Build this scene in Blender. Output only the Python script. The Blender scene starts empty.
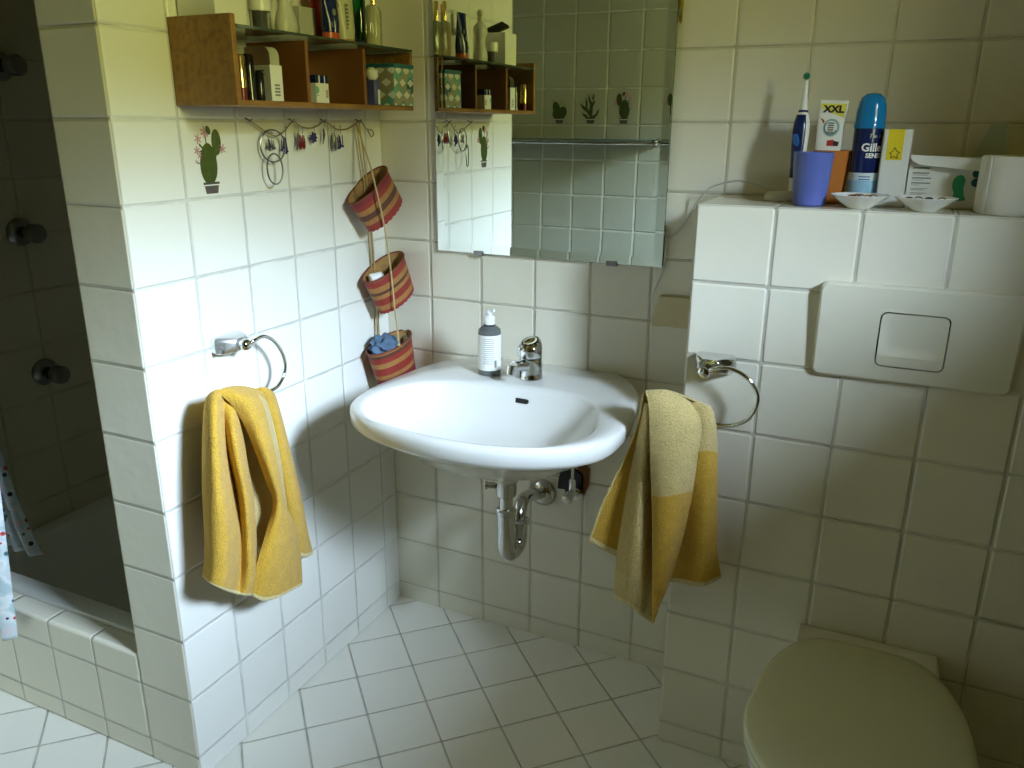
import bpy, bmesh, math, random
from mathutils import Vector, Matrix
random.seed(7)
PI = math.pi
scene = bpy.context.scene
COL = scene.collection

# ------------------------------------------------------------------ camera
FPX, PITCH, ROLL, YAW = 813.454, 17.752, 0.2863, 25.1174
CAM = Vector((1.2625, -1.8758, 1.4191))
def cam_axes():
    y, p, r = map(math.radians, (YAW, PITCH, ROLL))
    F = Vector((-math.sin(y)*math.cos(p), math.cos(y)*math.cos(p), -math.sin(p)))
    R = Vector((math.cos(y), math.sin(y), 0))
    U = R.cross(F)
    c, s = math.cos(r), math.sin(r)
    return c*R + s*U, -s*R + c*U, F
RX, UX, FX = cam_axes()
def at(u, v, ax, val):
    """the place of a photo pixel on a real plane x / y / z = val (metres)"""
    D = FX + RX*((u-512)/FPX) + UX*((384-v)/FPX)
    i = 'xyz'.index(ax)
    return CAM + D*((val-CAM[i])/D[i])
cd = bpy.data.cameras.new('camera')
cd.sensor_fit = 'HORIZONTAL'; cd.sensor_width = 36; cd.lens = FPX/1024*36
cd.clip_start = 0.02; cd.clip_end = 60
cam = bpy.data.objects.new('camera', cd); COL.objects.link(cam)
M = Matrix((RX, UX, -FX)).transposed().to_4x4(); M.translation = CAM
cam.matrix_world = M
scene.camera = cam

# ------------------------------------------------------------------ materials
class NT:
    def __init__(s, name):
        s.m = bpy.data.materials.new(name); s.m.use_nodes = True
        s.t = s.m.node_tree; s.b = s.t.nodes['Principled BSDF']
    def n(s, typ, **kw):
        x = s.t.nodes.new(typ)
        for k, v in kw.items():
            if k.startswith('i_'):
                x.inputs[k[2:].replace('_', ' ')].default_value = v
            else: setattr(x, k, v)
        return x
    def l(s, a, b): s.t.links.new(a, b)
    def math(s, op, a, b=None, clamp=False):
        x = s.t.nodes.new('ShaderNodeMath'); x.operation = op; x.use_clamp = clamp
        for i, q in enumerate((a, b)):
            if q is None: continue
            if isinstance(q, (int, float)): x.inputs[i].default_value = q
            else: s.l(q, x.inputs[i])
        return x.outputs[0]
    def mix(s, f, a, b):
        x = s.t.nodes.new('ShaderNodeMix'); x.data_type = 'RGBA'
        for i, q in ((0, f), (6, a), (7, b)):
            if isinstance(q, (int, float)): x.inputs[i].default_value = q
            elif isinstance(q, (tuple, list)): x.inputs[i].default_value = (*q[:3], 1)
            else: s.l(q, x.inputs[i])
        return x.outputs[2]
    def ramp(s, f, stops, interp='LINEAR'):
        x = s.t.nodes.new('ShaderNodeValToRGB'); x.color_ramp.interpolation = interp
        e = x.color_ramp.elements
        while len(e) < len(stops): e.new(0.5)
        for q, (p, c) in zip(e, stops): q.position = p; q.color = (*c, 1)
        s.l(f, x.inputs[0]); return x.outputs[0]
    def bump(s, h, strength=.3, dist=.002, nrm=None):
        x = s.t.nodes.new('ShaderNodeBump'); x.inputs['Strength'].default_value = strength
        x.inputs['Distance'].default_value = dist; s.l(h, x.inputs['Height'])
        if nrm is not None: s.l(nrm, x.inputs['Normal'])
        return x.outputs[0]

def plain(name, col, rough=.5, metal=0, var=.06, scale=30, bump=0, bscale=200, coat=0, trans=0, ior=1.45, alpha=1):
    t = NT(name)
    tc = t.n('ShaderNodeTexCoord')
    nz = t.n('ShaderNodeTexNoise', i_Scale=scale, i_Detail=3.0); t.l(tc.outputs['Object'], nz.inputs['Vector'])
    a = tuple(max(0, c*(1-var)) for c in col); b = tuple(min(1, c*(1+var)) for c in col)
    t.l(t.mix(nz.outputs[0], a, b), t.b.inputs['Base Color'])
    t.b.inputs['Roughness'].default_value = rough; t.b.inputs['Metallic'].default_value = metal
    t.b.inputs['Coat Weight'].default_value = coat
    t.b.inputs['Transmission Weight'].default_value = trans; t.b.inputs['IOR'].default_value = ior
    t.b.inputs['Alpha'].default_value = alpha
    if bump:
        n2 = t.n('ShaderNodeTexNoise', i_Scale=bscale, i_Detail=2.0); t.l(tc.outputs['Object'], n2.inputs['Vector'])
        t.l(t.bump(n2.outputs[0], bump, .002), t.b.inputs['Normal'])
    return t.m

def tiles(name, ua, va, u0, v0, su, sv, base, grout, rot=0, rough=.16, gap=.0028, ripple=.35, rad=.006, edge=.0045, stain=0):
    t = NT(name)
    g = t.n('ShaderNodeNewGeometry'); sp = t.n('ShaderNodeSeparateXYZ')
    if rot:
        vr = t.n('ShaderNodeVectorRotate', rotation_type='Z_AXIS'); vr.inputs['Angle'].default_value = math.radians(rot)
        t.l(g.outputs['Position'], vr.inputs['Vector']); t.l(vr.outputs[0], sp.inputs[0])
    else: t.l(g.outputs['Position'], sp.inputs[0])
    U = t.math('DIVIDE', t.math('SUBTRACT', sp.outputs['XYZ'.index(ua)], u0), su)
    V = t.math('DIVIDE', t.math('SUBTRACT', sp.outputs['XYZ'.index(va)], v0), sv)
    qs = []
    for W, s in ((U, su), (V, sv)):
        f = t.math('ABSOLUTE', t.math('SUBTRACT', t.math('FRACT', W), .5))
        q = t.math('MAXIMUM', t.math('SUBTRACT', t.math('MULTIPLY', f, s), s/2-gap/2-rad), 0)
        qs.append(t.math('MULTIPLY', q, q))
    d = t.math('SUBTRACT', t.math('SQRT', t.math('ADD', qs[0], qs[1])), rad)     # <0 on the tile
    mr = t.n('ShaderNodeMapRange', interpolation_type='SMOOTHSTEP')
    t.l(d, mr.inputs[0]); mr.inputs[1].default_value = -edge; mr.inputs[2].default_value = 0
    mr.inputs[3].default_value = 1; mr.inputs[4].default_value = 0
    isg = t.n('ShaderNodeMapRange'); t.l(d, isg.inputs[0]); isg.inputs[1].default_value = -.0006; isg.inputs[2].default_value = .0004
    cb = t.n('ShaderNodeCombineXYZ'); t.l(t.math('FLOOR', U), cb.inputs[0]); t.l(t.math('FLOOR', V), cb.inputs[1])
    wn = t.n('ShaderNodeTexWhiteNoise', noise_dimensions='2D'); t.l(cb.outputs[0], wn.inputs['Vector'])
    nz = t.n('ShaderNodeTexNoise', i_Scale=9.0, i_Detail=2.0); t.l(g.outputs['Position'], nz.inputs['Vector'])
    dark = tuple(c*.93 for c in base)
    tc = t.mix(t.math('MULTIPLY', t.math('ADD', wn.outputs[0], nz.outputs[0]), .5), base, dark)
    gn = t.n('ShaderNodeTexNoise', i_Scale=14.0, i_Detail=3.0); t.l(g.outputs['Position'], gn.inputs['Vector'])
    gd = t.mix(t.ramp(gn.outputs[0], [(.35, (0, 0, 0)), (.7, (1, 1, 1))]), grout, tuple(c*.6 for c in grout))
    t.l(t.mix(isg.outputs[0], tc, gd), t.b.inputs['Base Color'])
    rr = t.math('ADD', t.math('MULTIPLY', isg.outputs[0], .6), rough)
    t.l(rr, t.b.inputs['Roughness'])
    rn = t.n('ShaderNodeTexNoise', i_Scale=34.0, i_Detail=1.0); t.l(g.outputs['Position'], rn.inputs['Vector'])
    b1 = t.bump(rn.outputs[0], ripple, .0016)
    b2 = t.bump(mr.outputs[0], 1.0, .0022, b1)
    t.l(b2, t.b.inputs['Normal'])
    return t.m

S = .152; Z0 = .0562
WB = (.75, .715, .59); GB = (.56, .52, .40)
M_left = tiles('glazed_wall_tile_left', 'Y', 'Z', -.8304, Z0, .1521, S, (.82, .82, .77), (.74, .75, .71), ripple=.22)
M_pil = tiles('glazed_wall_tile_end', 'X', 'Z', -.1503, Z0, .1506, S, WB, (.46, .44, .36), ripple=.6)
M_curb = tiles('glazed_curb_tile', 'X', 'Z', -.1466, Z0, .1521, S, WB, (.46, .45, .37), ripple=.3)
M_back = tiles('glazed_wall_tile_back', 'X', 'Z', .1397, Z0, .1523, S, WB, GB, ripple=.2)
M_part = tiles('glazed_wall_tile_front', 'X', 'Z', .8999, Z0, .1503, S, WB, (.58, .55, .46), ripple=.35)
M_partt = tiles('glazed_ledge_tile', 'X', 'Y', .8999, -.2617, .1503, .152, WB, (.55, .52, .42), ripple=.3)
M_side = tiles('glazed_side_tile', 'Y', 'Z', -.2617, Z0, .152, S, WB, GB, ripple=.3)
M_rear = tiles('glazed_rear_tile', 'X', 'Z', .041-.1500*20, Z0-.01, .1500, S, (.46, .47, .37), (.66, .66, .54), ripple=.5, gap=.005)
M_floor = None
# floor grid: rotate so the tile axes line up with x / y
def floor_mat():
    a = math.radians(-45)
    x, y = .2135, -.0600
    xr = x*math.cos(a) - y*math.sin(a); yr = x*math.sin(a) + y*math.cos(a)
    return tiles('matt_floor_tile', 'X', 'Y', xr-.1517*30, yr-.1536*30, .1517, .1536, (.84, .83, .76), (.58, .56, .48), rot=-45,
                 rough=.34, gap=.0034, ripple=.12, rad=.004, edge=.002)
M_floor = floor_mat()
M_pine = plain('pine_boards', (.21, .165, .055), .5, var=.12, scale=6)
M_plaster = plain('white_plaster', (.80, .79, .74), .9, bump=.1)
M_ceramic = plain('white_glazed_ceramic', (.76, .755, .72), .06, var=.01, coat=.3)
M_enamel = plain('white_enamel', (.74, .74, .70), .15, var=.02)
M_plastic = plain('ivory_plastic', (.68, .65, .52), .28, var=.015)
M_lid = plain('ivory_lid_plastic', (.62, .63, .46), .2, var=.01)
M_white = plain('white_plastic', (.82, .82, .80), .3, var=.02)
M_chrome = plain('polished_chrome', (.72, .73, .73), .07, 1, var=.02)
M_chrome2 = plain('worn_chrome', (.60, .59, .56), .16, 1, var=.15, scale=40)
M_dark = plain('dark_rubber_and_hole_shade', (.02, .02, .02), .5)
M_gap = plain('painted_gap_shade', (.03, .03, .025), .8)
M_blackgloss = plain('black_gloss_plastic', (.012, .010, .010), .12)
M_rust = plain('rusty_patch', (.20, .09, .035), .8, var=.4, scale=60)
M_paper = plain('white_card', (.80, .80, .76), .65, var=.02)
M_greycard = plain('grey_card', (.52, .52, .46), .6, var=.04)
M_yellow = plain('yellow_label', (.85, .68, .03), .4)
M_tyellow = plain('yellow_tube_print', (.80, .74, .12), .35)
M_blue = plain('translucent_blue_plastic', (.09, .12, .38), .3, var=.03)
M_orange = plain('orange_plastic', (.50, .17, .035), .3, var=.03)
M_navy = plain('navy_plastic', (.008, .018, .095), .22)
M_midblue = plain('mid_blue_plastic', (.02, .10, .36), .2)
M_sky = plain('light_blue_print', (.32, .55, .72), .3, var=.35, scale=60)
M_cap = plain('bright_blue_cap', (.01, .20, .48), .16)
M_teal = plain('teal_print', (.02, .12, .13), .5)
M_tealm = plain('aqua_print', (.14, .42, .34), .5)
M_green = plain('glossy_green_plastic', (.005, .12, .03), .08)
M_greenp = plain('green_print', (.03, .34, .16), .5)
M_bluep = plain('blue_print', (.02, .10, .22), .5)
M_ink = plain('black_ink', (.02, .02, .02), .5)
M_inkg = plain('grey_ink', (.22, .22, .20), .6)
M_red = plain('red_print', (.50, .04, .03), .4)
M_redor = plain('red_orange_plastic', (.55, .10, .03), .3)
M_amber = plain('amber_plastic', (.50, .26, .03), .3)
M_gold = plain('gold_metal', (.80, .60, .25), .18, 1)
M_cream = plain('cream_plastic', (.66, .64, .44), .35)
M_scent = plain('pale_yellow_glass', (.80, .80, .50), .05, trans=.7, ior=1.4)
M_frost = plain('frosted_glass', (.80, .80, .70), .35, trans=.3)
M_clear = plain('clear_plastic', (.92, .94, .92), .05, trans=.92, ior=1.2)
M_soap = plain('dark_grey_bottle', (.22, .24, .23), .08, trans=.45)
M_socket = plain('beige_plastic', (.56, .49, .30), .45)
M_cable = plain('grey_cable', (.55, .55, .50), .4)
M_paperroll = plain('toilet_tissue', (.84, .83, .78), .95, var=.02, bump=.8, bscale=60)
M_twine = plain('twine', (.48, .36, .17), .9, var=.3, scale=300, bump=.6, bscale=600)
M_twined = plain('dark_twine', (.25, .17, .08), .9, var=.3, scale=300)
M_bluecloth = plain('blue_cloth', (.09, .15, .24), .9, var=.7, scale=25)
M_steel = plain('dark_silver', (.25, .25, .26), .3, 1)
M_bead = plain('red_bead', (.16, .02, .025), .2)
M_beadb = plain('blue_bead', (.04, .04, .16), .2)
M_cactus = plain('cactus_green_print', (.060, .088, .014), .35, var=.45, scale=60)
M_cactusd = plain('cactus_dark_print', (.045, .07, .02), .35, var=.4, scale=60)
M_pink = plain('pink_print', (.52, .26, .32), .4, var=.5, scale=200)
M_yelp = plain('ochre_print', (.42, .34, .05), .4, var=.3, scale=200)
M_potp = plain('grey_pot_print', (.10, .08, .075), .35, var=.7, scale=60)
M_brownp = plain('brown_print', (.25, .15, .03), .4, var=.5, scale=150)

def wood():
    t = NT('orange_stained_pine')
    tc = t.n('ShaderNodeTexCoord'); mp = t.n('ShaderNodeMapping'); mp.inputs['Scale'].default_value = (9, 2.2, 9)
    t.l(tc.outputs['Object'], mp.inputs[0])
    n1 = t.n('ShaderNodeTexNoise', i_Scale=3.0, i_Detail=4.0, i_Distortion=2.5); t.l(mp.outputs[0], n1.inputs['Vector'])
    wv = t.n('ShaderNodeTexWave', i_Scale=2.0, i_Distortion=5.0); t.l(mp.outputs[0], wv.inputs['Vector'])
    f = t.math('ADD', t.math('MULTIPLY', n1.outputs[0], .92), t.math('MULTIPLY', wv.outputs[0], .08))
    c = t.ramp(f, [(.25, (.17, .072, .013)), (.5, (.27, .130, .024)), (.75, (.33, .168, .034))])
    t.l(c, t.b.inputs['Base Color']); t.b.inputs['Roughness'].default_value = .38
    t.l(t.bump(n1.outputs[0], .15, .001), t.b.inputs['Normal'])
    return t.m
M_wood = wood()
M_woodin = plain('darker_pine_divider', (.20, .075, .014), .45, var=.2, scale=14)

def terry(name, col):
    t = NT(name); tc = t.n('ShaderNodeTexCoord')
    n1 = t.n('ShaderNodeTexNoise', i_Scale=330.0, i_Detail=2.0); t.l(tc.outputs['Object'], n1.inputs['Vector'])
    n2 = t.n('ShaderNodeTexNoise', i_Scale=40.0, i_Detail=3.0); t.l(tc.outputs['Object'], n2.inputs['Vector'])
    f = t.math('ADD', t.math('MULTIPLY', n1.outputs[0], .7), t.math('MULTIPLY', n2.outputs[0], .3))
    t.l(t.ramp(f, [(.3, tuple(c*.76 for c in col)), (.7, tuple(min(1, c*1.18) for c in col))]), t.b.inputs['Base Color'])
    t.b.inputs['Roughness'].default_value = 1; t.b.inputs['Sheen Weight'].default_value = .15
    t.b.inputs['Specular IOR Level'].default_value = .1
    t.l(t.bump(f, 1.0, .006), t.b.inputs['Normal'])
    return t.m
M_ochre = terry('ochre_terry', (.60, .36, .045))
M_pale = terry('pale_yellow_terry', (.62, .48, .20))
M_hem = terry('cream_hem', (.74, .62, .30))

def basket_mat(name, stops):
    t = NT(name); tc = t.n('ShaderNodeTexCoord'); sp = t.n('ShaderNodeSeparateXYZ'); t.l(tc.outputs['Object'], sp.inputs[0])
    h = t.math('DIVIDE', sp.outputs[2], .12)
    c = t.ramp(h, stops, 'CONSTANT')
    # diagonal weave
    vm = t.n('ShaderNodeTexVoronoi', i_Scale=260.0); t.l(tc.outputs['Object'], vm.inputs['Vector'])
    nz = t.n('ShaderNodeTexNoise', i_Scale=90.0); t.l(tc.outputs['Object'], nz.inputs['Vector'])
    t.l(t.mix(t.math('MULTIPLY', nz.outputs[0], .5), c, (.08, .02, .01)), t.b.inputs['Base Color'])
    t.b.inputs['Roughness'].default_value = .6
    t.l(t.bump(vm.outputs[0], .5, .0015), t.b.inputs['Normal'])
    return t.m
BR = (.30, .024, .016); BT = (.40, .19, .05); BK = (.10, .035, .018); BM = (.22, .014, .025)
M_bask = [basket_mat('woven_red_tan_stripes', [(0, BR), (.16, BT), (.27, BK), (.40, BT), (.52, BR), (.62, BM), (.74, BT), (.88, BK)]),
          basket_mat('woven_red_tan_bands', [(0, BR), (.08, BT), (.20, BR), (.36, BT), (.46, BK), (.53, BT), (.66, BR), (.80, BT), (.91, BK)]),
          basket_mat('woven_red_brown_bands', [(0, BM), (.2, BT), (.30, BR), (.48, BT), (.60, BR), (.72, BK), (.80, BT), (.90, BK)])]
M_baskin = plain('woven_tan_lining', (.34, .19, .06), .8, var=.4, scale=120, bump=.8, bscale=250)

def curtain_mat():
    t = NT('printed_curtain'); tc = t.n('ShaderNodeTexCoord')
    n1 = t.n('ShaderNodeTexNoise', i_Scale=14.0, i_Detail=3.0); t.l(tc.outputs['Object'], n1.inputs['Vector'])
    vo = t.n('ShaderNodeTexVoronoi', i_Scale=44.0); t.l(tc.outputs['Object'], vo.inputs['Vector'])
    base = t.ramp(n1.outputs[0], [(.35, (.34, .44, .46)), (.45, (.60, .62, .62)), (.55, (.42, .52, .54)), (.65, (.60, .46, .48))])
    sc = t.ramp(vo.outputs['Color'], [(0, (.02, .02, .03)), (.3, (.40, .04, .04)), (.55, (.05, .12, .14)), (.8, (.7, .68, .66))], 'CONSTANT')
    spot = t.math('LESS_THAN', vo.outputs['Distance'], .27)
    t.l(t.mix(spot, base, sc), t.b.inputs['Base Color']); t.b.inputs['Roughness'].default_value = .7
    return t.m
M_curtain = curtain_mat()

def mirror_mat():
    t = NT('silvered_mirror'); t.b.inputs['Metallic'].default_value = 1
    t.b.inputs['Base Color'].default_value = (.86, .90, .87, 1); t.b.inputs['Roughness'].default_value = .005
    return t.m
M_mirror = mirror_mat()
M_glassedge = plain('green_glass_edge', (.10, .16, .12), .1)
M_glassshelf = plain('tinted_glass', (.38, .50, .42), .04, trans=.85, ior=1.45)
def pane_mat():
    t = NT('window_glass'); tr = t.n('ShaderNodeBsdfTransparent'); gl = t.n('ShaderNodeBsdfGlossy'); gl.inputs['Roughness'].default_value = .02
    mx = t.n('ShaderNodeMixShader')
    mx.inputs[0].default_value = .05; t.l(tr.outputs[0], mx.inputs[1]); t.l(gl.outputs[0], mx.inputs[2])
    t.l(mx.outputs[0], t.t.nodes['Material Output'].inputs['Surface'])
    return t.m
M_pane = pane_mat()

# ------------------------------------------------------------------ object helpers
ORG = {}
def thing(name, label, cat, loc, group=None):
    o = bpy.data.objects.new(name, None); COL.objects.link(o)
    o.empty_display_size = .05
    o.location = loc; ORG[o] = Vector(loc); o['label'] = label; o['category'] = cat
    if group: o['group'] = group
    return o
def obj(name, bm, m, parent=None, smooth=True, bevel=0, seg=2, sub=0, solid=0, label=None, autos=40):
    """link a bmesh given in world coordinates as ONE mesh object under its parent"""
    org = ORG[parent] if parent else Vector((0, 0, 0))
    if isinstance(bm, bmesh.types.BMesh):
        bmesh.ops.translate(bm, verts=bm.verts, vec=-org)
        me = bpy.data.meshes.new(name); bm.to_mesh(me); bm.free()
    else:
        me = bm
        me.transform(Matrix.Translation(-org))
    for q in (m if isinstance(m, (list, tuple)) else [m]): me.materials.append(q)
    if smooth:
        me.shade_smooth()
        try: me.set_sharp_from_angle(angle=math.radians(autos))
        except Exception: pass
    o = bpy.data.objects.new(name, me); COL.objects.link(o)
    if parent: o.parent = parent
    ORG[o] = org
    if bevel:
        b = o.modifiers.new('b', 'BEVEL'); b.width = bevel; b.segments = seg; b.limit_method = 'ANGLE'; b.angle_limit = math.radians(35)
    if solid:
        s = o.modifiers.new('s', 'SOLIDIFY'); s.thickness = solid; s.offset = 0
    if sub:
        s = o.modifiers.new('d', 'SUBSURF'); s.levels = sub; s.render_levels = sub
    if label: o['label'] = label
    return o
def tag(o, label, cat, group=None):
    o['label'] = label; o['category'] = cat
    if group: o['group'] = group
    return o
def single(name, label, cat, bm, m, group=None, **kw):
    """a thing that is one mesh, with its origin at its base"""
    zs = [v.co.z for v in bm.verts]; c = sum((v.co for v in bm.verts), Vector())/len(bm.verts)
    loc = Vector((c.x, c.y, min(zs)))
    bmesh.ops.translate(bm, verts=bm.verts, vec=-loc)
    o = obj(name, bm, m, None, **kw); o.location = loc
    ORG[o] = loc
    return tag(o, label, cat, group)
def B(): return bmesh.new()
def box(bm, x0, x1, y0, y1, z0, z1, mi=0):
    vs = [bm.verts.new((x, y, z)) for x in (x0, x1) for y in (y0, y1) for z in (z0, z1)]
    fs = []
    for q in ((0, 1, 3, 2), (4, 6, 7, 5), (0, 4, 5, 1), (2, 3, 7, 6), (0, 2, 6, 4), (1, 5, 7, 3)):
        f = bm.faces.new([vs[i] for i in q]); f.material_index = mi; fs.append(f)
    return vs
def xf(bm, vs, m):
    bmesh.ops.transform(bm, matrix=m, verts=vs)
def tube(bm, pts, r, n=12, cap=True, mi=0, closed=False):
    pts = [Vector(p) for p in pts]; rr = r if isinstance(r, (list, tuple)) else [r]*len(pts)
    rings = []; up = None
    N = len(pts)
    for i, p in enumerate(pts):
        if closed: d = (pts[(i+1) % N]-pts[i-1])
        else: d = (pts[min(i+1, N-1)]-pts[max(i-1, 0)])
        d = d.normalized() if d.length > 1e-9 else Vector((0, 0, 1))
        if up is None:
            up = Vector((0, 0, 1)) if abs(d.z) < .9 else Vector((1, 0, 0))
        s = d.cross(up)
        if s.length < 1e-6: s = d.cross(Vector((0, 1, 0)))
        s.normalize(); up = s.cross(d).normalized()
        rings.append([bm.verts.new(p + (s*math.cos(a)+up*math.sin(a))*rr[i]) for a in (2*PI*k/n for k in range(n))])
    for i in range(N if closed else N-1):
        a, b = rings[i], rings[(i+1) % N]
        for k in range(n):
            f = bm.faces.new((a[k], a[(k+1) % n], b[(k+1) % n], b[k])); f.material_index = mi
    if cap and not closed:
        bm.faces.new(rings[0][::-1]).material_index = mi; bm.faces.new(rings[-1]).material_index = mi
    return [v for g in rings for v in g]
def cyl(bm, p0, p1, r0, r1=None, n=24, mi=0):
    return tube(bm, [p0, p1], [r0, r0 if r1 is None else r1], n, True, mi)
def lathe(bm, c, prof, n=32, sx=1, sy=1, mi=0, axis=None, capb=True, capt=True):
    """profile [(r, z)...] turned round the vertical (or round an axis vector) through c"""
    c = Vector(c); rings = []; vs = []
    for r, z in prof:
        ring = [bm.verts.new((r*sx*math.cos(2*PI*k/n), r*sy*math.sin(2*PI*k/n), z)) for k in range(n)]
        rings.append(ring); vs += ring
    for a, b in zip(rings, rings[1:]):
        for k in range(n):
            f = bm.faces.new((a[k], a[(k+1) % n], b[(k+1) % n], b[k])); f.material_index = mi
    if capb: bm.faces.new(rings[0][::-1]).material_index = mi
    if capt: bm.faces.new(rings[-1]).material_index = mi
    m = Matrix.Identity(4)
    if axis is not None: m = Vector((0, 0, 1)).rotation_difference(Vector(axis)).to_matrix().to_4x4()
    m = Matrix.Translation(c) @ m
    xf(bm, vs, m)
    return vs
def spline(pts, n=8, closed=False):
    pts = [Vector(p) for p in pts]; out = []; N = len(pts)
    for i in range(N if closed else N-1):
        g = lambda k: pts[k % N] if closed else pts[max(0, min(N-1, k))]
        p0, p1, p2, p3 = g(i-1), g(i), g(i+1), g(i+2)
        for j in range(n):
            t = j/n
            out.append(.5*((2*p1)+(p2-p0)*t+(2*p0-5*p1+4*p2-p3)*t*t+(3*p1-p0-3*p2+p3)*t**3))
    if not closed: out.append(pts[-1])
    return out
def prism(bm, pts, off, mi=0):
    """polygon pts (3D) thickened by the vector off"""
    a = [bm.verts.new(Vector(p)) for p in pts]; b = [bm.verts.new(Vector(p)+Vector(off)) for p in pts]
    n = len(a)
    bm.faces.new(a).material_index = mi; bm.faces.new(b[::-1]).material_index = mi
    for i in range(n): bm.faces.new((a[i], b[i], b[(i+1) % n], a[(i+1) % n])).material_index = mi
    return a+b
def fixn(bm):
    bmesh.ops.recalc_face_normals(bm, faces=bm.faces); return bm
def text_mesh(body, size, place, depth=.0003, align='CENTER', bold=0):
    """lettering as a thin mesh; place(x, y) -> world point, x along the line, y up"""
    cu = bpy.data.curves.new('lettering', 'FONT'); cu.body = body; cu.size = size; cu.align_x = align; cu.align_y = 'CENTER'
    cu.resolution_u = 2; cu.offset = bold
    o = bpy.data.objects.new('lettering', cu); COL.objects.link(o)
    dg = bpy.context.evaluated_depsgraph_get(); dg.update()
    me = bpy.data.meshes.new_from_object(o.evaluated_get(dg))
    bpy.data.objects.remove(o); bpy.data.curves.remove(cu)
    bm = B(); bm.from_mesh(me); bpy.data.meshes.remove(me)
    bmesh.ops.triangulate(bm, faces=bm.faces)
    for v in bm.verts: v.co = Vector(place(v.co.x, v.co.y))
    return bm
def struct(name, bm, m, **kw):
    kw.setdefault('smooth', False)
    o = obj(name, bm, m, None, **kw); o['kind'] = 'structure'; return o

# ------------------------------------------------------------------ the room
H = 2.45; XL, XR, YR, YF = -.9, 1.95, -1.705, -2.95; T = .12
bm = B(); box(bm, XL-T, XR+.35, YF-T, T, -.1, 0); struct('floor', bm, M_floor)
bm = B(); box(bm, XL-T, XR+.35, YF-T, T, H, H+.1); struct('ceiling', bm, M_pine)
bm = B(); box(bm, XL-T, XR+.35, 0, T, 0, H); struct('wall_back', bm, M_back)
# wall between shower and basin, its free end towards the room
bm = B(); box(bm, -.1503, 0, -.8304, 0, 0, H)
for f in bm.faces:
    f.normal_update()
    n = f.normal; f.material_index = 1 if abs(n.y) > .5 else 0
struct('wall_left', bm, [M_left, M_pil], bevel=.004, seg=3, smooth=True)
# boxed-in cistern wall under the ledge
PY = -.2617; PT = Z0+8*S
bm = B(); box(bm, .8999, XR, PY, 0, 0, PT)
for f in bm.faces:
    f.normal_update(); n = f.normal
    f.material_index = 1 if abs(n.z) > .5 else (2 if abs(n.x) > .5 else 0)
struct('wall_cistern', bm, [M_part, M_partt, M_side], bevel=.004, seg=3, smooth=True)
# outer left wall of the shower and the nook
bm = B(); box(bm, XL-T, XL, YR-T, 0, 0, H); struct('wall_shower', bm, tiles('shade_darkened_shower_tile', 'Y', 'Z', -.2617, Z0, .152, S, (.56, .53, .42), (.52, .49, .38), ripple=.2))  # tile colour darkened to carry the shade inside the shower
# wall opposite the basin, ends beside the camera
bm = B(); box(bm, XL-T, .46, YF, YR, 0, H)
for f in bm.faces:
    f.normal_update(); f.material_index = 1 if abs(f.normal.x) > .5 else 0
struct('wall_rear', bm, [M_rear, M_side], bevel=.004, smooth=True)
bm = B(); box(bm, .46, XR+.35, YF-T, YF, 0, H); struct('wall_front', bm, M_pine)
# right wall with a deep window opening
WY0, WY1, WZ0, WZ1, WT = -1.44, -.93, 1.50, 2.25, .34
bm = B()
box(bm, XR, XR+WT, YF, WY0, 0, H); box(bm, XR, XR+WT, WY1, 0, 0, H)
box(bm, XR, XR+WT, WY0, WY1, 0, WZ0); box(bm, XR, XR+WT, WY0, WY1, WZ1, H)
struct('wall_right', bm, plain('brown_panelling', (.12, .095, .04), .9, bump=.1))
bm = B(); fx0, fx1 = XR+WT-.05, XR+WT-.01; w = .03
box(bm, fx0, fx1, WY0, WY0+w, WZ0, WZ1); box(bm, fx0, fx1, WY1-w, WY1, WZ0, WZ1)
box(bm, fx0, fx1, WY0+w, WY1-w, WZ0, WZ0+w); box(bm, fx0, fx1, WY0+w, WY1-w, WZ1-w, WZ1)
wf = struct('window_1', bm, M_white, bevel=.004)
bm = B(); box(bm, fx0+.025, fx0+.029, WY0+w, WY1-w, WZ0+w, WZ1-w)
pn = obj('pane', bm, M_pane, wf, smooth=False)
bm = B(); box(bm, fx0-.02, fx0, WY0+.02, WY0+.035, 1.8, 1.92); cyl(bm, (fx0-.02, WY0+.027, 1.86), (fx0, WY0+.027, 1.86), .01)
obj('handle', bm, M_chrome, wf, bevel=.002)
bm = B(); box(bm, XR-.02, XR+WT-.07, WY0-.0, WY1+.0, WZ0, WZ0+.015); struct('trim_1', bm, M_back, bevel=.003)

bm = B(); box(bm, XR+WT, 2.86, -2.6, .12, 2.51, 2.62); struct('added_sky_blocker', bm, plain('brown_blocker', (.20, .12, .06), .7))  # unseen slab added outside the window to cut off steep sky light
# shower curb
CY = -.8304; CZ = .285
bm = B(); box(bm, XL, -.1503, CY, CY+.055, 0, CZ); struct('shower_curb', bm, M_curb, bevel=.008, seg=3, smooth=True)
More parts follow.
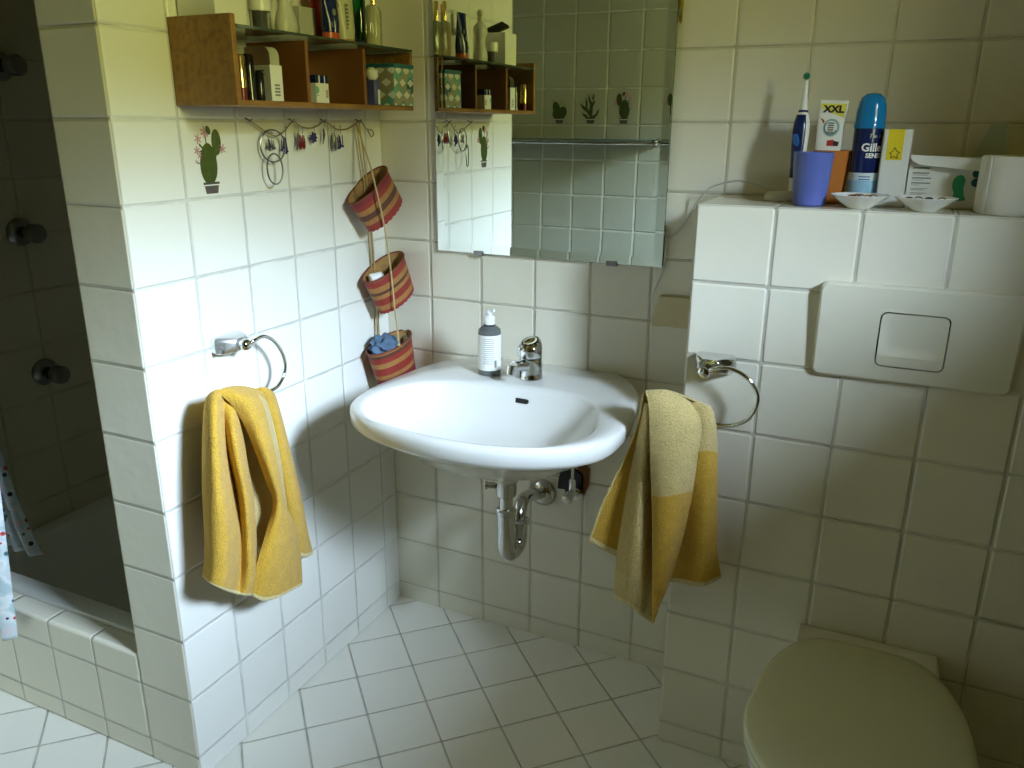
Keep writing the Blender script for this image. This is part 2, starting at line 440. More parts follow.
# shower tray
def tray():
    bm = B(); x0, x1, y0, y1 = XL, -.1503, CY+.055, 0
    def loop(d, z, r):
        pts = []
        a0, a1, b0, b1 = x0+d, x1-d, y0+d, y1-d
        for cx, cy, s in ((a1-r, b1-r, 0), (a0+r, b1-r, 90), (a0+r, b0+r, 180), (a1-r, b0+r, 270)):
            for k in range(7):
                a = math.radians(s+15*k); pts.append(bm.verts.new((cx+r*math.cos(a), cy+r*math.sin(a), z)))
        return pts
    L = [loop(0, .02, .002), loop(0, .280, .002), loop(.004, .288, .004), loop(.05, .288, .05), loop(.062, .280, .06), loop(.085, .15, .07), loop(.12, .115, .07), loop(.3, .105, .05)]
    for a, b in zip(L, L[1:]):
        for k in range(28): bm.faces.new((a[k], a[(k+1) % 28], b[(k+1) % 28], b[k]))
    bm.faces.new(L[-1]); bm.faces.new(L[0][::-1])
    return fixn(bm)
t = thing('shower_tray', 'white enamel shower tray behind the tiled curb', 'shower tray', (-.525, -.4, .02))
obj('basin', tray(), M_enamel, t, autos=50)
bm = B(); p = Vector((-.69, -.60, .112)); lathe(bm, p, [(.045, 0), (.045, .006), (.03, .012), (.0, .013)], capt=False); obj('drain', bm, M_steel, t)
# valves on the shower wall
for z, lab in ((1.555, 'dark chrome shower valve knob, topmost of the column in the shower'),
               (1.132, 'dark chrome shower valve knob, middle one in the dim shower'),
               (.735, 'dark chrome shower valve knob, lowest one above the shower tray')):
    y = -.402 if z > 1.5 else -.425
    t = thing('shower_valve', lab, 'valve', (XL, y, z), 'valves on the shower wall')
    bm = B(); lathe(bm, (XL, y, z), [(.038, 0), (.038, .004), (.030, .012), (.016, .016)], axis=(1, 0, 0)); obj('rosette', bm, M_steel, t)
    bm = B(); lathe(bm, (XL+.016, y, z), [(.016, 0), (.015, .03)], axis=(1, 0, 0)); obj('stem', bm, M_blackgloss, t)
    bm = B(); lathe(bm, (XL+.046, y, z), [(.018, 0), (.025, .004), (.026, .03), (.022, .036), (.008, .037)], n=24, axis=(1, 0, 0)); obj('knob', bm, M_steel, t)

# shower curtain: an outer bunch over the curb and an inner one in the tray
def bunch(x0, x1, y, z0, z1, amp, waves, ph, lean=0, flare=0):
    bm = B(); nx, nz = 48, 24; g = []
    for j in range(nz+1):
        r = []
        for i in range(nx+1):
            s = i/nx; q = (j/nz)**1.6
            w_ = x1 - (x1-x0)*(1-s)*(1.0 - .25*q) - flare*(1-math.exp(-q*7))*s
            r.append(bm.verts.new((w_ + lean*q*s, y+amp*math.sin(s*waves*2*PI+ph)*(1-.3*q), z0+(z1-z0)*q)))
        g.append(r)
    for j in range(nz):
        for i in range(nx): bm.faces.new((g[j][i], g[j][i+1], g[j+1][i+1], g[j+1][i]))
    return bm
t = thing('shower_curtain', 'printed shower curtain bunched at the left edge, hanging over the curb', 'shower curtain', (-.7, -.83, .22))
obj('outer_panel', bunch(-.86, -.528, -.865, .232, 1.98, .018, 5, .4, .22), M_curtain, t, solid=.0015)
obj('liner', bunch(-.885, -.655, -.69, .335, 1.98, .012, 4, 1.2, .0, .13), M_curtain, t, solid=.0015)
for k in range(7):
    x = -.86+.05*k; bm = B()
    tube(bm, [(x, -.805+.02*math.cos(a), 2.0+.02*math.sin(a)) for a in [2*PI*i/16 for i in range(16)]], .0016, 6, closed=True)
    obj('curtain_ring', bm, M_white, t)
bm = B(); cyl(bm, (XL, -.805, 2.0), (-.1503, -.805, 2.0), .010); single('curtain_rod', 'chrome rod across the top of the shower opening', 'rod', bm, M_chrome)

# ------------------------------------------------------------------ basin
SC = Vector((.5, -.34)); RZ = .825
out_pts = [(-.18, 0), (0, 0), (.16, 0), (.215, -.035), (.252, -.09), (.276, -.155), (.300, -.27), (.309, -.37), (.296, -.455), (.235, -.528), (.13, -.580), (0, -.598),
           (-.13, -.580), (-.225, -.545), (-.288, -.485), (-.313, -.40), (-.313, -.31), (-.295, -.16), (-.262, -.075), (-.225, -.03)]
in_pts = [(-.09, -.222), (.03, -.207), (.12, -.209), (.165, -.224), (.208, -.262), (.238, -.33), (.256, -.41), (.240, -.48), (.19, -.535), (.10, -.565), (0, -.574),
          (-.10, -.566), (-.19, -.545), (-.245, -.50), (-.272, -.43), (-.262, -.35), (-.235, -.29), (-.18, -.245)]
NT_ = 96
def radial(pts):
    P_ = spline([(x, y+.34, 0) for x, y in pts], 12, True)
    ang = sorted(((math.atan2(p.y, p.x)) % (2*PI), p.length) for p in P_)
    res = []
    for k in range(NT_):
        a = 2*PI*k/NT_
        hi = next((i for i, q in enumerate(ang) if q[0] >= a), None)
        if hi is None: a0, r0 = ang[-1]; a1, r1 = ang[0][0]+2*PI, ang[0][1]
        elif hi == 0: a0, r0 = ang[-1][0]-2*PI, ang[-1][1]; a1, r1 = ang[0]
        else: a0, r0 = ang[hi-1]; a1, r1 = ang[hi]
        res.append(r0+(r1-r0)*((a-a0)/(a1-a0) if a1 > a0 else 0))
    return res
RO, RI = radial(out_pts), radial(in_pts)
BD = .112
bcx, bcy = 0.0, -.02   # bowl bottom offset from SC
def bowl_pt(k, t):
    a = 2*PI*k/NT_; x, y = RI[k]*math.cos(a), RI[k]*math.sin(a)
    px = bcx*(1-t)+x*t; py = bcy*(1-t)+y*t
    z = RZ-.004-BD*(1-t**3.6)
    return Vector((SC.x+px, SC.y+py, z))
def ring_pt(k, f, z, inset=0, g=None):
    a = 2*PI*k/NT_; r = RI[k]*(1-f)+RO[k]*f - inset
    x, y = SC.x+r*math.cos(a), SC.y+r*math.sin(a)
    return Vector((x, min(y, -.0005), z))
def basin():
    bm = B(); rings = []
    for t in (.09, .2, .35, .5, .65, .78, .88, .95, .985): rings.append([bm.verts.new(bowl_pt(k, t)) for k in range(NT_)])
    rings.append([bm.verts.new(ring_pt(k, .0, RZ-.002)) for k in range(NT_)])
    rings.append([bm.verts.new(ring_pt(k, .10, RZ+.001)) for k in range(NT_)])
    rings.append([bm.verts.new(ring_pt(k, .5, RZ+.002)) for k in range(NT_)])
    rings.append([bm.verts.new(ring_pt(k, 1, RZ+.001, .008)) for k in range(NT_)])
    rings.append([bm.verts.new(ring_pt(k, 1, RZ-.004, .002)) for k in range(NT_)])
    rings.append([bm.verts.new(ring_pt(k, 1, RZ-.014, 0)) for k in range(NT_)])
    rings.append([bm.verts.new(ring_pt(k, 1, RZ-.034, .002)) for k in range(NT_)])
    rings.append([bm.verts.new(ring_pt(k, 1, RZ-.044, .010)) for k in range(NT_)])
    for s, z in ((.93, .050), (.84, .062), (.74, .082), (.60, .112), (.42, .137), (.16, .150)):
        rg = []
        for k in range(NT_):
            a = 2*PI*k/NT_; r = RO[k]*s
            back = max(0, math.sin(a))
            r = RO[k]*(s + (1-s)*.75*back**2 * (1 if s > .5 else 0))
            rg.append(bm.verts.new((SC.x+r*math.cos(a), min(SC.y+r*math.sin(a), -.0005), RZ-z)))
        rings.append(rg)
    for a, b in zip(rings, rings[1:]):
        for k in range(NT_): bm.faces.new((a[k], a[(k+1) % NT_], b[(k+1) % NT_], b[k]))
    bm.faces.new(rings[0][::-1]); bm.faces.new(rings[-1])
    return fixn(bm)
t = thing('wash_basin', 'white ceramic wall-hung wash basin in the corner', 'basin', (.5, -.3, .645))
obj('bowl', basin(), M_ceramic, t, autos=70)
bm = B(); c = bowl_pt(0, 0); c.z = bowl_pt(0, .09).z
lathe(bm, (c.x, c.y, c.z-.004), [(.024, 0), (.024, .006), (.020, .008), (.012, .004)], n=32); obj('drain', bm, M_chrome, t)
# overflow slot in the rear slope: dark plate painted as the shade of the hole
kk = round((math.pi/2-.06)/(2*PI)*NT_)
p0, p1 = bowl_pt(kk, .955), bowl_pt(kk, .90)
dn = (p1-p0).normalized(); sd = Vector((1, 0, 0)); nn = sd.cross(dn).normalized()
if nn.z < 0: nn = -nn
cc = (p0+p1)/2 + nn*.0012
pts = []
for s in (1, -1):
    for q in range(9):
        a = -PI/2+PI*q/8
        pts.append(cc + sd*s*(.0155+.0058*math.cos(a)) + dn*.0058*math.sin(a)*s)
bm = B(); prism(bm, pts, nn*-.004); fixn(bm); obj('overflow', bm, M_dark, t, label='overflow slot with its shade painted dark', smooth=False)
# soap recess on the right deck
# mixer tap
TX, TY = .497, -.135; tb = RZ+.002
t = thing('mixer_tap', 'chrome single-lever mixer tap on the basin deck', 'tap', (TX, TY, tb))
bm = B(); lathe(bm, (TX, TY, tb), [(.0300, 0), (.0300, .003), (.0290, .006), (.0280, .03), (.0275, .048), (.0270, .0525)], n=48, sx=.98); obj('body', bm, M_chrome, t)
bm = B(); lathe(bm, (TX, TY, tb+.0525), [(.0262, 0), (.0262, .0035)], n=32); obj('seal', bm, M_dark, t)
def lever():
    bm = B(); n = 40; rings = []
    for rr_, h, cut in ((.0270, 0, 0), (.0285, .004, 0), (.0285, .018, .0), (.0280, .026, .35), (.0250, .033, .75), (.0200, .0385, .95), (.010, .043, 1.0), (.003, .0440, 1.0)):
        rg = []
        for k in range(n):
            a = 2*PI*k/n; x, y = rr_*math.cos(a), rr_*math.sin(a)
            rg.append(bm.verts.new((TX+x*1.06-.0015, TY+y*1.06-.003, tb+.0555+h + cut*(y*.38+x*.12))))
        rings.append(rg)
    for a, b in zip(rings, rings[1:]):
        for k in range(n): bm.faces.new((a[k], a[(k+1) % n], b[(k+1) % n], b[k]))
    bm.faces.new(rings[0][::-1]); bm.faces.new(rings[-1])
    d = Vector((-.42, -.90, 0)).normalized(); c = Vector((TX, TY, tb+.0755))
    tube(bm, [c+d*.022, c+d*.031+Vector((0, 0, .001)), c+d*.039+Vector((0, 0, .003))], [.0075, .0048, .0035], 12)
    return fixn(bm)
lv = obj('lever', lever(), M_chrome, t)
def badge(s, e0):
    bm = B(); pts = []
    for k in range(28):
        a = 2*PI*k/28; px, py = .0215*s*math.cos(a), -.006+.0185*s*math.sin(a)
        pts.append((TX+px, TY+py, tb+.0555+.0400+e0 + py*.42+px*.13))
    prism(bm, pts, (0, 0, .0022)); return fixn(bm)
obj('index_ring', badge(1, 0), M_blackgloss, lv, bevel=.0008)
obj('index_cap', badge(.80, .0012), M_cream, lv, bevel=.0008)
dsp = Vector((-.30, -.954, 0)).normalized(); c = Vector((TX, TY, tb+.036))
bm = B()
tube(bm, [c+dsp*.012, c+dsp*.030+Vector((0, 0, .001)), c+dsp*.050+Vector((0, 0, .005)), c+dsp*.062+Vector((0, 0, .006))], [.0175, .0150, .0130, .0125], 24)
obj('spout', bm, M_chrome, t)
bm = B(); q = c+dsp*.066+Vector((0, 0, .010)); cyl(bm, q, q+dsp*.006+Vector((0, 0, -.024)), .0140, .0125, 28); obj('aerator', bm, M_chrome, t, bevel=.002)

# soap bottle
SX, SY = .390, -.146
t = thing('soap_bottle', 'grey hand soap pump bottle with white label on the basin', 'bottle', (SX, SY, tb))
bm = B(); lathe(bm, (SX, SY, tb), [(.026, 0), (.0282, .003), (.0282, .105), (.027, .113), (.019, .120), (.0135, .123)], n=40); obj('bottle', bm, M_soap, t)
bm = B(); lathe(bm, (SX, SY, tb+.014), [(.0286, 0), (.0286, .088)], n=40, capb=False, capt=False); lb = obj('paper_label', bm, M_paper, t)
def on_cyl(cx, cy, r, z, ang0, sgn=1):
    return lambda x, y: (cx+r*math.cos(ang0+x/r), cy+r*math.sin(ang0+x/r), z+y)
a0 = math.atan2(CAM.y-SY, CAM.x-SX)
bm = B()
for i in range(13):
    wd = random.uniform(.026, .038); z = tb+.094-i*.0052
    f = on_cyl(SX, SY, .0289, z, a0-.1)
    n = 10
    v = [[bm.verts.new(f(-wd/2+wd*k/n, s)) for k in range(n+1)] for s in (0, .0011)]
    for k in range(n): bm.faces.new((v[0][k], v[0][k+1], v[1][k+1], v[1][k]))
obj('small_print', bm, M_inkg, lb, smooth=False)
bm = B()
for i in range(6):
    f = on_cyl(SX, SY, .0289, tb+.022, a0+.42+i*.035)
    v = [bm.verts.new(f(x, y)) for x, y in ((0, 0), (.0006, 0), (.0006, .018), (0, .018))]; bm.faces.new(v)
obj('bar_code', bm, M_ink, lb, smooth=False)
bm = B(); lathe(bm, (SX, SY, tb+.122), [(.0145, 0), (.0145, .004)], n=24); obj('neck', bm, M_dark, t)
bm = B(); lathe(bm, (SX, SY, tb+.1255), [(.0135, 0), (.0135, .018), (.010, .021), (.005, .022), (.005, .030)], n=24)
lathe(bm, (SX, SY, tb+.152), [(.008, 0), (.0095, .002), (.0095, .006), (.006, .009)], n=20)
tube(bm, [(SX-.004, SY, tb+.156), (SX+.008, SY-.004, tb+.160), (SX+.017, SY-.008, tb+.162)], [.0048, .004, .0034], 10)
obj('pump', bm, M_white, t)

# waste trap under the basin
t = thing('waste_trap', 'chrome waste trap running from basin to the wall', 'trap', (.5, -.2, .36))
DX, DY = .510, -.300
bm = B(); lathe(bm, (DX, DY, .624), [(.030, 0), (.031, .02), (.028, .045)], n=28); obj('waste_outlet', bm, M_ceramic, t)
bm = B(); lathe(bm, (DX, DY, .584), [(.021, 0), (.024, .003), (.0245, .038), (.021, .042)], n=28)
cyl(bm, (DX-.022, DY-.01, .610), (DX-.042, DY-.018, .610), .008, .0075, 14); lathe(bm, (DX-.040, DY-.017, .610), [(.010, 0), (.010, .006)], n=14, axis=(-.9, -.4, 0)); obj('clamp_nut', bm, M_chrome2, t)
bm = B(); cyl(bm, (DX, DY, .495), (DX, DY, .605), .0165, n=28); obj('tailpiece', bm, M_chrome2, t)
EX, EY = .515, -.235
bm = B()
ctr = [(DX, DY, .545), (DX, DY, .48), (DX, DY, .452)]
for k in range(1, 9):
    a = PI*k/8; m_ = (1-math.cos(a))/2
    ctr.append((DX+(EX-DX)*m_, DY+(EY-DY)*m_, .452-.030*math.sin(a)))
ctr += [(EX, EY, .47), (EX, EY, .488)]
tube(bm, ctr, [.0215, .0215, .0215]+[.021]*8+[.0205, .020], 24); obj('trap_bend', bm, M_chrome2, t)
bm = B()
lathe(bm, (DX, DY, .536), [(.021, 0), (.0245, .003), (.0245, .012), (.020, .016)], n=28); obj('slip_nut', bm, M_chrome2, t)
bm = B(); lathe(bm, (EX, EY, .480), [(.020, 0), (.0255, .003), (.0255, .012), (.020, .016)], n=28); obj('slip_nut', bm, M_chrome2, t)
bm = B()
tube(bm, spline([(EX, EY, .485), (EX-.002, EY+.004, .508), (EX-.006, EY+.03, .526), (EX-.014, EY+.075, .518), (.49, -.09, .492), (.481, -.03, .468), (.479, -.004, .462)], 6), .0165, 24)
obj('wall_pipe', bm, M_chrome2, t)
bm = B(); lathe(bm, (.479, -.0005, .460), [(.040, 0), (.040, .004), (.032, .014), (.020, .022)], n=36, axis=(0, -1, 0)); obj('flange', bm, M_chrome2, t)
# angle valve with dark escutcheon
t = thing('angle_valve', 'small chrome angle valve with hose on a dark plate below the basin', 'valve', (.585, -.02, .48))
P_ = [at(u, v, 'y', -.003) for u, v in ((560, 477), (559, 487), (566, 488), (567, 492), (583, 492), (583, 474), (575, 468), (562, 470))]
bm = B(); prism(bm, P_, (0, -.010, 0)); fixn(bm); obj('back_plate', bm, M_dark, t, smooth=False, label='black torn insulation plate')
P_ = [at(u, v, 'y', -.001) for u, v in ((578, 466), (579, 495), (584, 496), (589, 486), (590, 470), (586, 464))]
bm = B(); prism(bm, P_, (0, -.004, 0)); fixn(bm); obj('rust_patch', bm, M_rust, t, smooth=False, label='rust brown patch')
c0 = at(577, 494, 'y', -.012); bm = B(); lathe(bm, c0, [(.018, 0), (.018, .004), (.010, .008)], axis=(0, -1, 0), n=24)
c1 = at(572, 491, 'y', -.05); cyl(bm, c0, c1, .009, .009, 16); obj('valve_body', bm, M_chrome, t)
c2 = at(567, 499, 'y', -.075); bm = B(); lathe(bm, c1, [(.009, 0), (.012, .012), (.0145, .016), (.0145, .032), (.010, .036)], axis=(c2-c1).normalized(), n=20); obj('knob', bm, M_chrome, t)
bm = B(); tube(bm, [c1, c1+Vector((0, 0, .03)), c1+Vector((.0, 0, .034))], [.0095, .0095, .006], 16); obj('hose_nut', bm, M_chrome, t)
bm = B(); tube(bm, spline([c1+Vector((0, 0, .03)), c1+Vector((0, .0, .075)), c1+Vector((-.01, -.01, .14)), c1+Vector((-.04, -.03, .20))], 5), .0045, 10); obj('hose', bm, M_chrome, t)

# ------------------------------------------------------------------ mirror
MX0, MX1, MZ0, MZ1 = .172, .774, 1.1005, 1.90
t = thing('wall_mirror', 'large rectangular wall mirror above the basin, with polished slanted edges', 'mirror', (.473, -.005, MZ0))
def mirror_geo():
    bm = B(); yb, yf, bv, dr = -.002, -.0110, .021, -.00125
    o_ = [(MX0, MZ0), (MX1, MZ0), (MX1, MZ1), (MX0, MZ1)]
    i_ = [(MX0+bv, MZ0+bv), (MX1-bv, MZ0+bv), (MX1-bv, MZ1-bv), (MX0+bv, MZ1-bv)]
    a = [bm.verts.new((x, yf, z)) for x, z in i_]; b = [bm.verts.new((x, yf+dr, z)) for x, z in o_]; c = [bm.verts.new((x, yb, z)) for x, z in o_]
    bm.faces.new(a)
    for k in range(4):
        bm.faces.new((a[k], b[k], b[(k+1) % 4], a[(k+1) % 4]))
        f = bm.faces.new((b[k], c[k], c[(k+1) % 4], b[(k+1) % 4])); f.material_index = 1
    f = bm.faces.new(c[::-1]); f.material_index = 1
    return fixn(bm)
obj('glass', mirror_geo(), [M_mirror, M_glassedge], t, smooth=False)
for x in (.292, .651):
    for z, s in ((MZ0, 1), (MZ1, -1)):
        bm = B(); box(bm, x-.013, x+.013, -.016, -.001, z-.006*s if s > 0 else z, z+.0 if s > 0 else z+.006); box(bm, x-.013, x+.013, -.0165, -.0125, min(z-.006*s, z+.010*s)+.008*(0), max(z-.006*s, z+.006*s))
        obj('clip', bm, M_steel, t, bevel=.001)

# ------------------------------------------------------------------ towel rings
def rrect(x0, x1, z0, z1, r, n=5):
    pts = []
    for cx, cz, s in ((x1-r, z1-r, 0), (x0+r, z1-r, 90), (x0+r, z0+r, 180), (x1-r, z0+r, 270)):
        for k in range(n+1):
            a = math.radians(s+90*k/n); pts.append((cx+r*math.cos(a), cz+r*math.sin(a)))
    return pts
def towel_ring(name, lab, F_, sg):
    """F_(a, b, c): a along wall to the ring's side, b up, c out of the wall"""
    t = thing(name, lab, 'towel ring', F_(0, 0, 0), 'chrome towel rings on the tiled walls')
    bm = B(); rings = []
    for c, a0, a1, b0, b1 in ((.0005, -.042, .040, -.019, .017), (.012, -.042, .040, -.020, .018), (.030, -.036, .030, -.018, .016), (.043, -.026, .012, -.014, .013)):
        rings.append([bm.verts.new(F_(a if sg > 0 else -a, b, c)) for a, b in rrect(a0, a1, b0, b1, .010, 4)])
    N = len(rings[0])
    for p, q in zip(rings, rings[1:]):
        for k in range(N): bm.faces.new((p[k], p[(k+1) % N], q[(k+1) % N], q[k]))
    bm.faces.new(rings[0][::-1]); bm.faces.new(rings[-1]); fixn(bm)
    obj('bracket', bm, M_chrome if sg > 0 else plain('satin_chrome', (.80, .81, .82), .38, 1, var=.02), t, autos=25)
    return t
# right one on the cistern wall
FR = lambda a, b, c: Vector((.965+a, PY-c, .962+b))
t = towel_ring('towel_ring', 'chrome towel ring on the cistern wall left of the flush plate', FR, 1)
ctl = [(.956, -.312, .952), (.972, -.322, .962), (1.004, -.322, .967), (1.040, -.322, .950), (1.060, -.322, .915), (1.048, -.322, .873), (1.020, -.322, .853), (.985, -.322, .848), (.92, -.322, .853), (.862, -.322, .866), (.842, -.322, .880)]
bm = B(); tube(bm, spline(ctl, 8), .0042, 14); obj('ring', bm, M_chrome, t)
bm = B(); lathe(bm, (.953, -.302, .951), [(.006, 0), (.011, .003), (.013, .010), (.011, .018), (.005, .022)], axis=(-.1, -1, 0), n=20); obj('pivot', bm, M_chrome, t)
# left one
FL = lambda a, b, c: Vector((c, -.622+a, .975+b))
t = towel_ring('towel_ring', 'chrome towel ring on the left wall under the cactus sticker', FL, -1)
bm = B(); cyl(bm, (.025, -.662, .968), (.036, -.664, .966), .005, .004, 12); obj('screw', bm, M_steel, t)
ctl = [(.052, -.617, .972), (.062, -.600, .980), (.062, -.570, .982), (.062, -.538, .962), (.062, -.515, .925), (.062, -.514, .890), (.062, -.540, .862), (.062, -.58, .858), (.062, -.64, .862), (.062, -.70, .868), (.062, -.725, .880)]
bm = B(); tube(bm, spline(ctl, 8), .0042, 14); obj('ring', bm, M_chrome, t)
bm = B(); lathe(bm, (.040, -.614, .973), [(.006, 0), (.011, .003), (.0135, .010), (.011, .018), (.005, .022)], axis=(1, -.1, 0), n=20); obj('pivot', bm, M_chrome, t)

# ------------------------------------------------------------------ towels
def sheet(bm, rows, ax, sgn, nc=6, nr=5, colour=None, thick=.004, hem_bottom=None):
    """rows = [[(u, v, depth) ...] ...] photo-traced control points put on planes at their own real distance"""
    R_ = []
    for r in rows:
        P_ = [at(u, v, ax, sgn*d) for u, v, d in r]
        R_.append(spline(P_, nc))
    n = len(R_[0])
    cols = [spline([r[k] for r in R_], nr) for k in range(n)]
    m = len(cols[0])
    g = [[bm.verts.new(cols[k][j]) for k in range(n)] for j in range(m)]
    fs = []
    for j in range(m-1):
        for k in range(n-1):
            f = bm.faces.new((g[j][k], g[j][k+1], g[j+1][k+1], g[j+1][k]))
            f.material_index = colour(k/(n-1), j/(m-1), g[j][k].co) if colour else 0
            fs.append(f)
    return g
# right towel, hangs over the ring of the cistern wall (y planes)
t = thing('hand_towel', 'two-tone yellow towel on the right ring, beside the basin', 'towel', (.9, -.33, .36), 'yellow hand towels on the rings')
HB = lambda q: (2 if q > .955 else 0)
bm = B()
# left rear flap (ochre inside, stitched left edge)
sheet(bm, [[(643, 393, .345), (648, 396, .325), (655, 399, .32)],
           [(638, 420, .345), (644, 425, .328), (652, 430, .315)],
           [(625, 455, .345), (635, 460, .330), (650, 466, .315)],
           [(603, 500, .342), (620, 507, .328), (645, 515, .31)],
           [(588, 541, .340), (606, 552, .325), (628, 562, .31)]], 'y', -1, colour=lambda a, b, c: 2 if (a < .055 or b > .925) else 0)
# pale middle fold
sheet(bm, [[(644, 402, .335), (648, 403, .350), (652, 402, .345), (655, 400, .33)],
           [(640, 425, .335), (645, 427, .360), (650, 428, .358), (654, 427, .335)],
           [(632, 465, .33), (640, 468, .368), (647, 470, .368), (652, 470, .335)],
           [(623, 515, .33), (634, 519, .374), (645, 523, .370), (652, 523, .335)],
           [(616, 565, .33), (630, 570, .376), (643, 575, .368), (652, 577, .335)],
           [(615, 598, .33), (628, 606, .372), (640, 615, .362), (652, 624, .34)]], 'y', -1, colour=lambda a, b, c: 2 if b > .93 else 1)
# front panel with stitched left edge
sheet(bm, [[(645, 391, .350), (660, 390, .352), (680, 396, .348), (694, 405, .338)],
           [(649, 410, .380), (665, 412, .385), (688, 418, .375), (704, 426, .345)],
           [(650, 450, .388), (664, 452, .398), (684, 455, .388), (700, 458, .350)],
           [(652, 495, .388), (664, 496, .402), (679, 493, .392), (693, 490, .350)],
           [(653, 550, .386), (661, 552, .400), (671, 548, .388), (682, 540, .350)],
           [(653, 600, .380), (657, 598, .390), (663, 590, .380), (669, 580, .350)],
           [(653, 624, .374), (655, 618, .380), (659, 604, .374), (665, 592, .350)]], 'y', -1,
      colour=lambda a, b, c: 2 if a < .035 else (1 if b < .50 else 0))
# right rear panel
sheet(bm, [[(684, 404, .345), (698, 402, .345), (709, 406, .338), (713, 412, .325)],
           [(684, 430, .330), (697, 430, .350), (710, 430, .350), (716, 432, .325)],
           [(682, 458, .328), (694, 458, .356), (708, 457, .354), (717, 459, .325)],
           [(676, 500, .325), (690, 502, .346), (706, 502, .358), (717, 502, .325)],
           [(668, 545, .325), (685, 548, .335), (703, 549, .360), (717, 548, .325)],
           [(664, 582, .325), (680, 583, .332), (702, 587, .356), (721, 578, .325)]], 'y', -1,
      colour=lambda a, b, c: 2 if b > .93 else (1 if b < .33 else 0))
# rear layer behind the bar, closes the drape
sheet(bm, [[(645, 392, .345), (665, 391, .344), (690, 399, .338), (711, 408, .335)],
           [(647, 396, .305), (667, 396, .302), (690, 404, .300), (712, 413, .302)],
           [(646, 440, .292), (667, 442, .288), (690, 446, .288), (713, 450, .292)],
           [(640, 500, .290), (665, 502, .284), (690, 504, .284), (712, 505, .290)],
           [(636, 540, .290), (662, 545, .284), (690, 548, .284), (712, 548, .290)]], 'y', -1, colour=lambda a, b, c: 0 if b > .3 else 1)
bmesh.ops.remove_doubles(bm, verts=bm.verts, dist=.0004)
obj('cloth', fixn(bm), [M_ochre, M_pale, M_hem], t, solid=.0055, sub=1, autos=180)
# left towel (x planes)
t = thing('hand_towel', 'ochre yellow towel bunched in folds on the left wall ring', 'towel', (.06, -.65, .33), 'yellow hand towels on the rings')
bm = B()
# main front folds
sheet(bm, [[(206, 402, .045), (208, 396, .075), (216, 390, .090), (226, 390, .092), (238, 393, .088), (250, 397, .072)],
           [(204, 418, .045), (208, 410, .095), (216, 404, .112), (223, 408, .092), (233, 414, .106), (243, 420, .070)],
           [(203, 450, .042), (208, 447, .100), (217, 445, .122), (227, 450, .080), (237, 454, .118), (246, 458, .070)],
           [(203, 490, .042), (209, 489, .105), (221, 488, .130), (235, 492, .072), (245, 495, .122), (253, 499, .070)],
           [(205, 530, .042), (211, 532, .108), (226, 533, .132), (240, 535, .090), (249, 536, .116), (256, 540, .070)],
           [(205, 560, .042), (212, 565, .108), (226, 569, .128), (239, 571, .088), (250, 572, .115), (258, 572, .080)],
           [(203, 577, .042), (210, 583, .105), (223, 590, .122), (236, 594, .095), (246, 596, .105), (254, 596, .080)]], 'x', 1, nc=7,
      colour=lambda a, b, c: 2 if b > .955 else 0)
# draped strip curving over from the top left to the lower right
sheet(bm, [[(214, 393, .088), (224, 388, .092), (238, 386, .084), (252, 388, .075), (262, 391, .065)],
           [(229, 402, .104), (240, 398, .120), (252, 399, .116), (263, 404, .100), (269, 411, .078)],
           [(244, 424, .100), (253, 421, .124), (262, 424, .124), (270, 432, .108), (276, 440, .080)],
           [(256, 452, .100), (263, 450, .126), (270, 453, .126), (277, 461, .108), (281, 468, .080)],
           [(266, 480, .095), (272, 478, .124), (277, 481, .122), (282, 487, .104), (284, 492, .080)],
           [(274, 503, .095), (278, 502, .118), (282, 504, .116), (285, 507, .100), (287, 510, .080)],
           [(267, 530, .100), (275, 529, .120), (283, 529, .118), (292, 529, .104), (297, 531, .078)],
           [(256, 566, .100), (266, 568, .116), (279, 569, .118), (292, 566, .104), (301, 563, .078)],
           [(252, 596, .096), (263, 601, .110), (278, 598, .112), (291, 591, .104), (302, 585, .078)]], 'x', 1,
      colour=lambda a, b, c: 2 if (b > .955 or (a > .90 and .10 < b < .60)) else (1 if (a > .68 and b < .60 and b > .05) else 0))
# pale rear layer seen inside the fold
sheet(bm, [[(232, 396, .050), (250, 396, .052), (268, 396, .050)],
           [(236, 440, .048), (256, 442, .050), (276, 440, .048)],
           [(240, 490, .045), (262, 492, .046), (286, 490, .045)],
           [(246, 545, .045), (262, 548, .046), (286, 540, .045)]], 'x', 1, colour=lambda a, b, c: 1)
# right rear strip
sheet(bm, [[(255, 389, .060), (264, 387, .070), (272, 391, .060), (275, 397, .045)],
           [(262, 410, .048), (270, 410, .066), (277, 412, .068), (281, 417, .042)],
           [(270, 445, .045), (278, 447, .066), (286, 450, .068), (291, 456, .042)],
           [(278, 485, .045), (287, 488, .068), (296, 491, .068), (301, 497, .042)],
           [(284, 520, .045), (293, 522, .068), (302, 526, .066), (307, 530, .042)],
           [(290, 555, .045), (298, 556, .066), (306, 558, .064), (313, 554, .042)]], 'x', 1,
      colour=lambda a, b, c: 2 if (b > .955 or a > .93) else 0)
# layer behind the bar
sheet(bm, [[(207, 398, .080), (226, 390, .085), (250, 392, .075), (272, 393, .062)],
           [(205, 405, .035), (226, 400, .034), (250, 402, .034), (274, 402, .034)],
           [(203, 450, .022), (226, 452, .024), (252, 456, .024), (280, 456, .024)],
           [(203, 500, .020), (228, 504, .020), (256, 508, .020), (286, 508, .020)],
           [(204, 539, .020), (230, 543, .020), (260, 546, .020), (288, 546, .020)]], 'x', 1, colour=lambda a, b, c: 0)
bmesh.ops.remove_doubles(bm, verts=bm.verts, dist=.0004)
obj('cloth', fixn(bm), [M_ochre, M_pale, M_hem], t, solid=.0055, sub=1, autos=180)

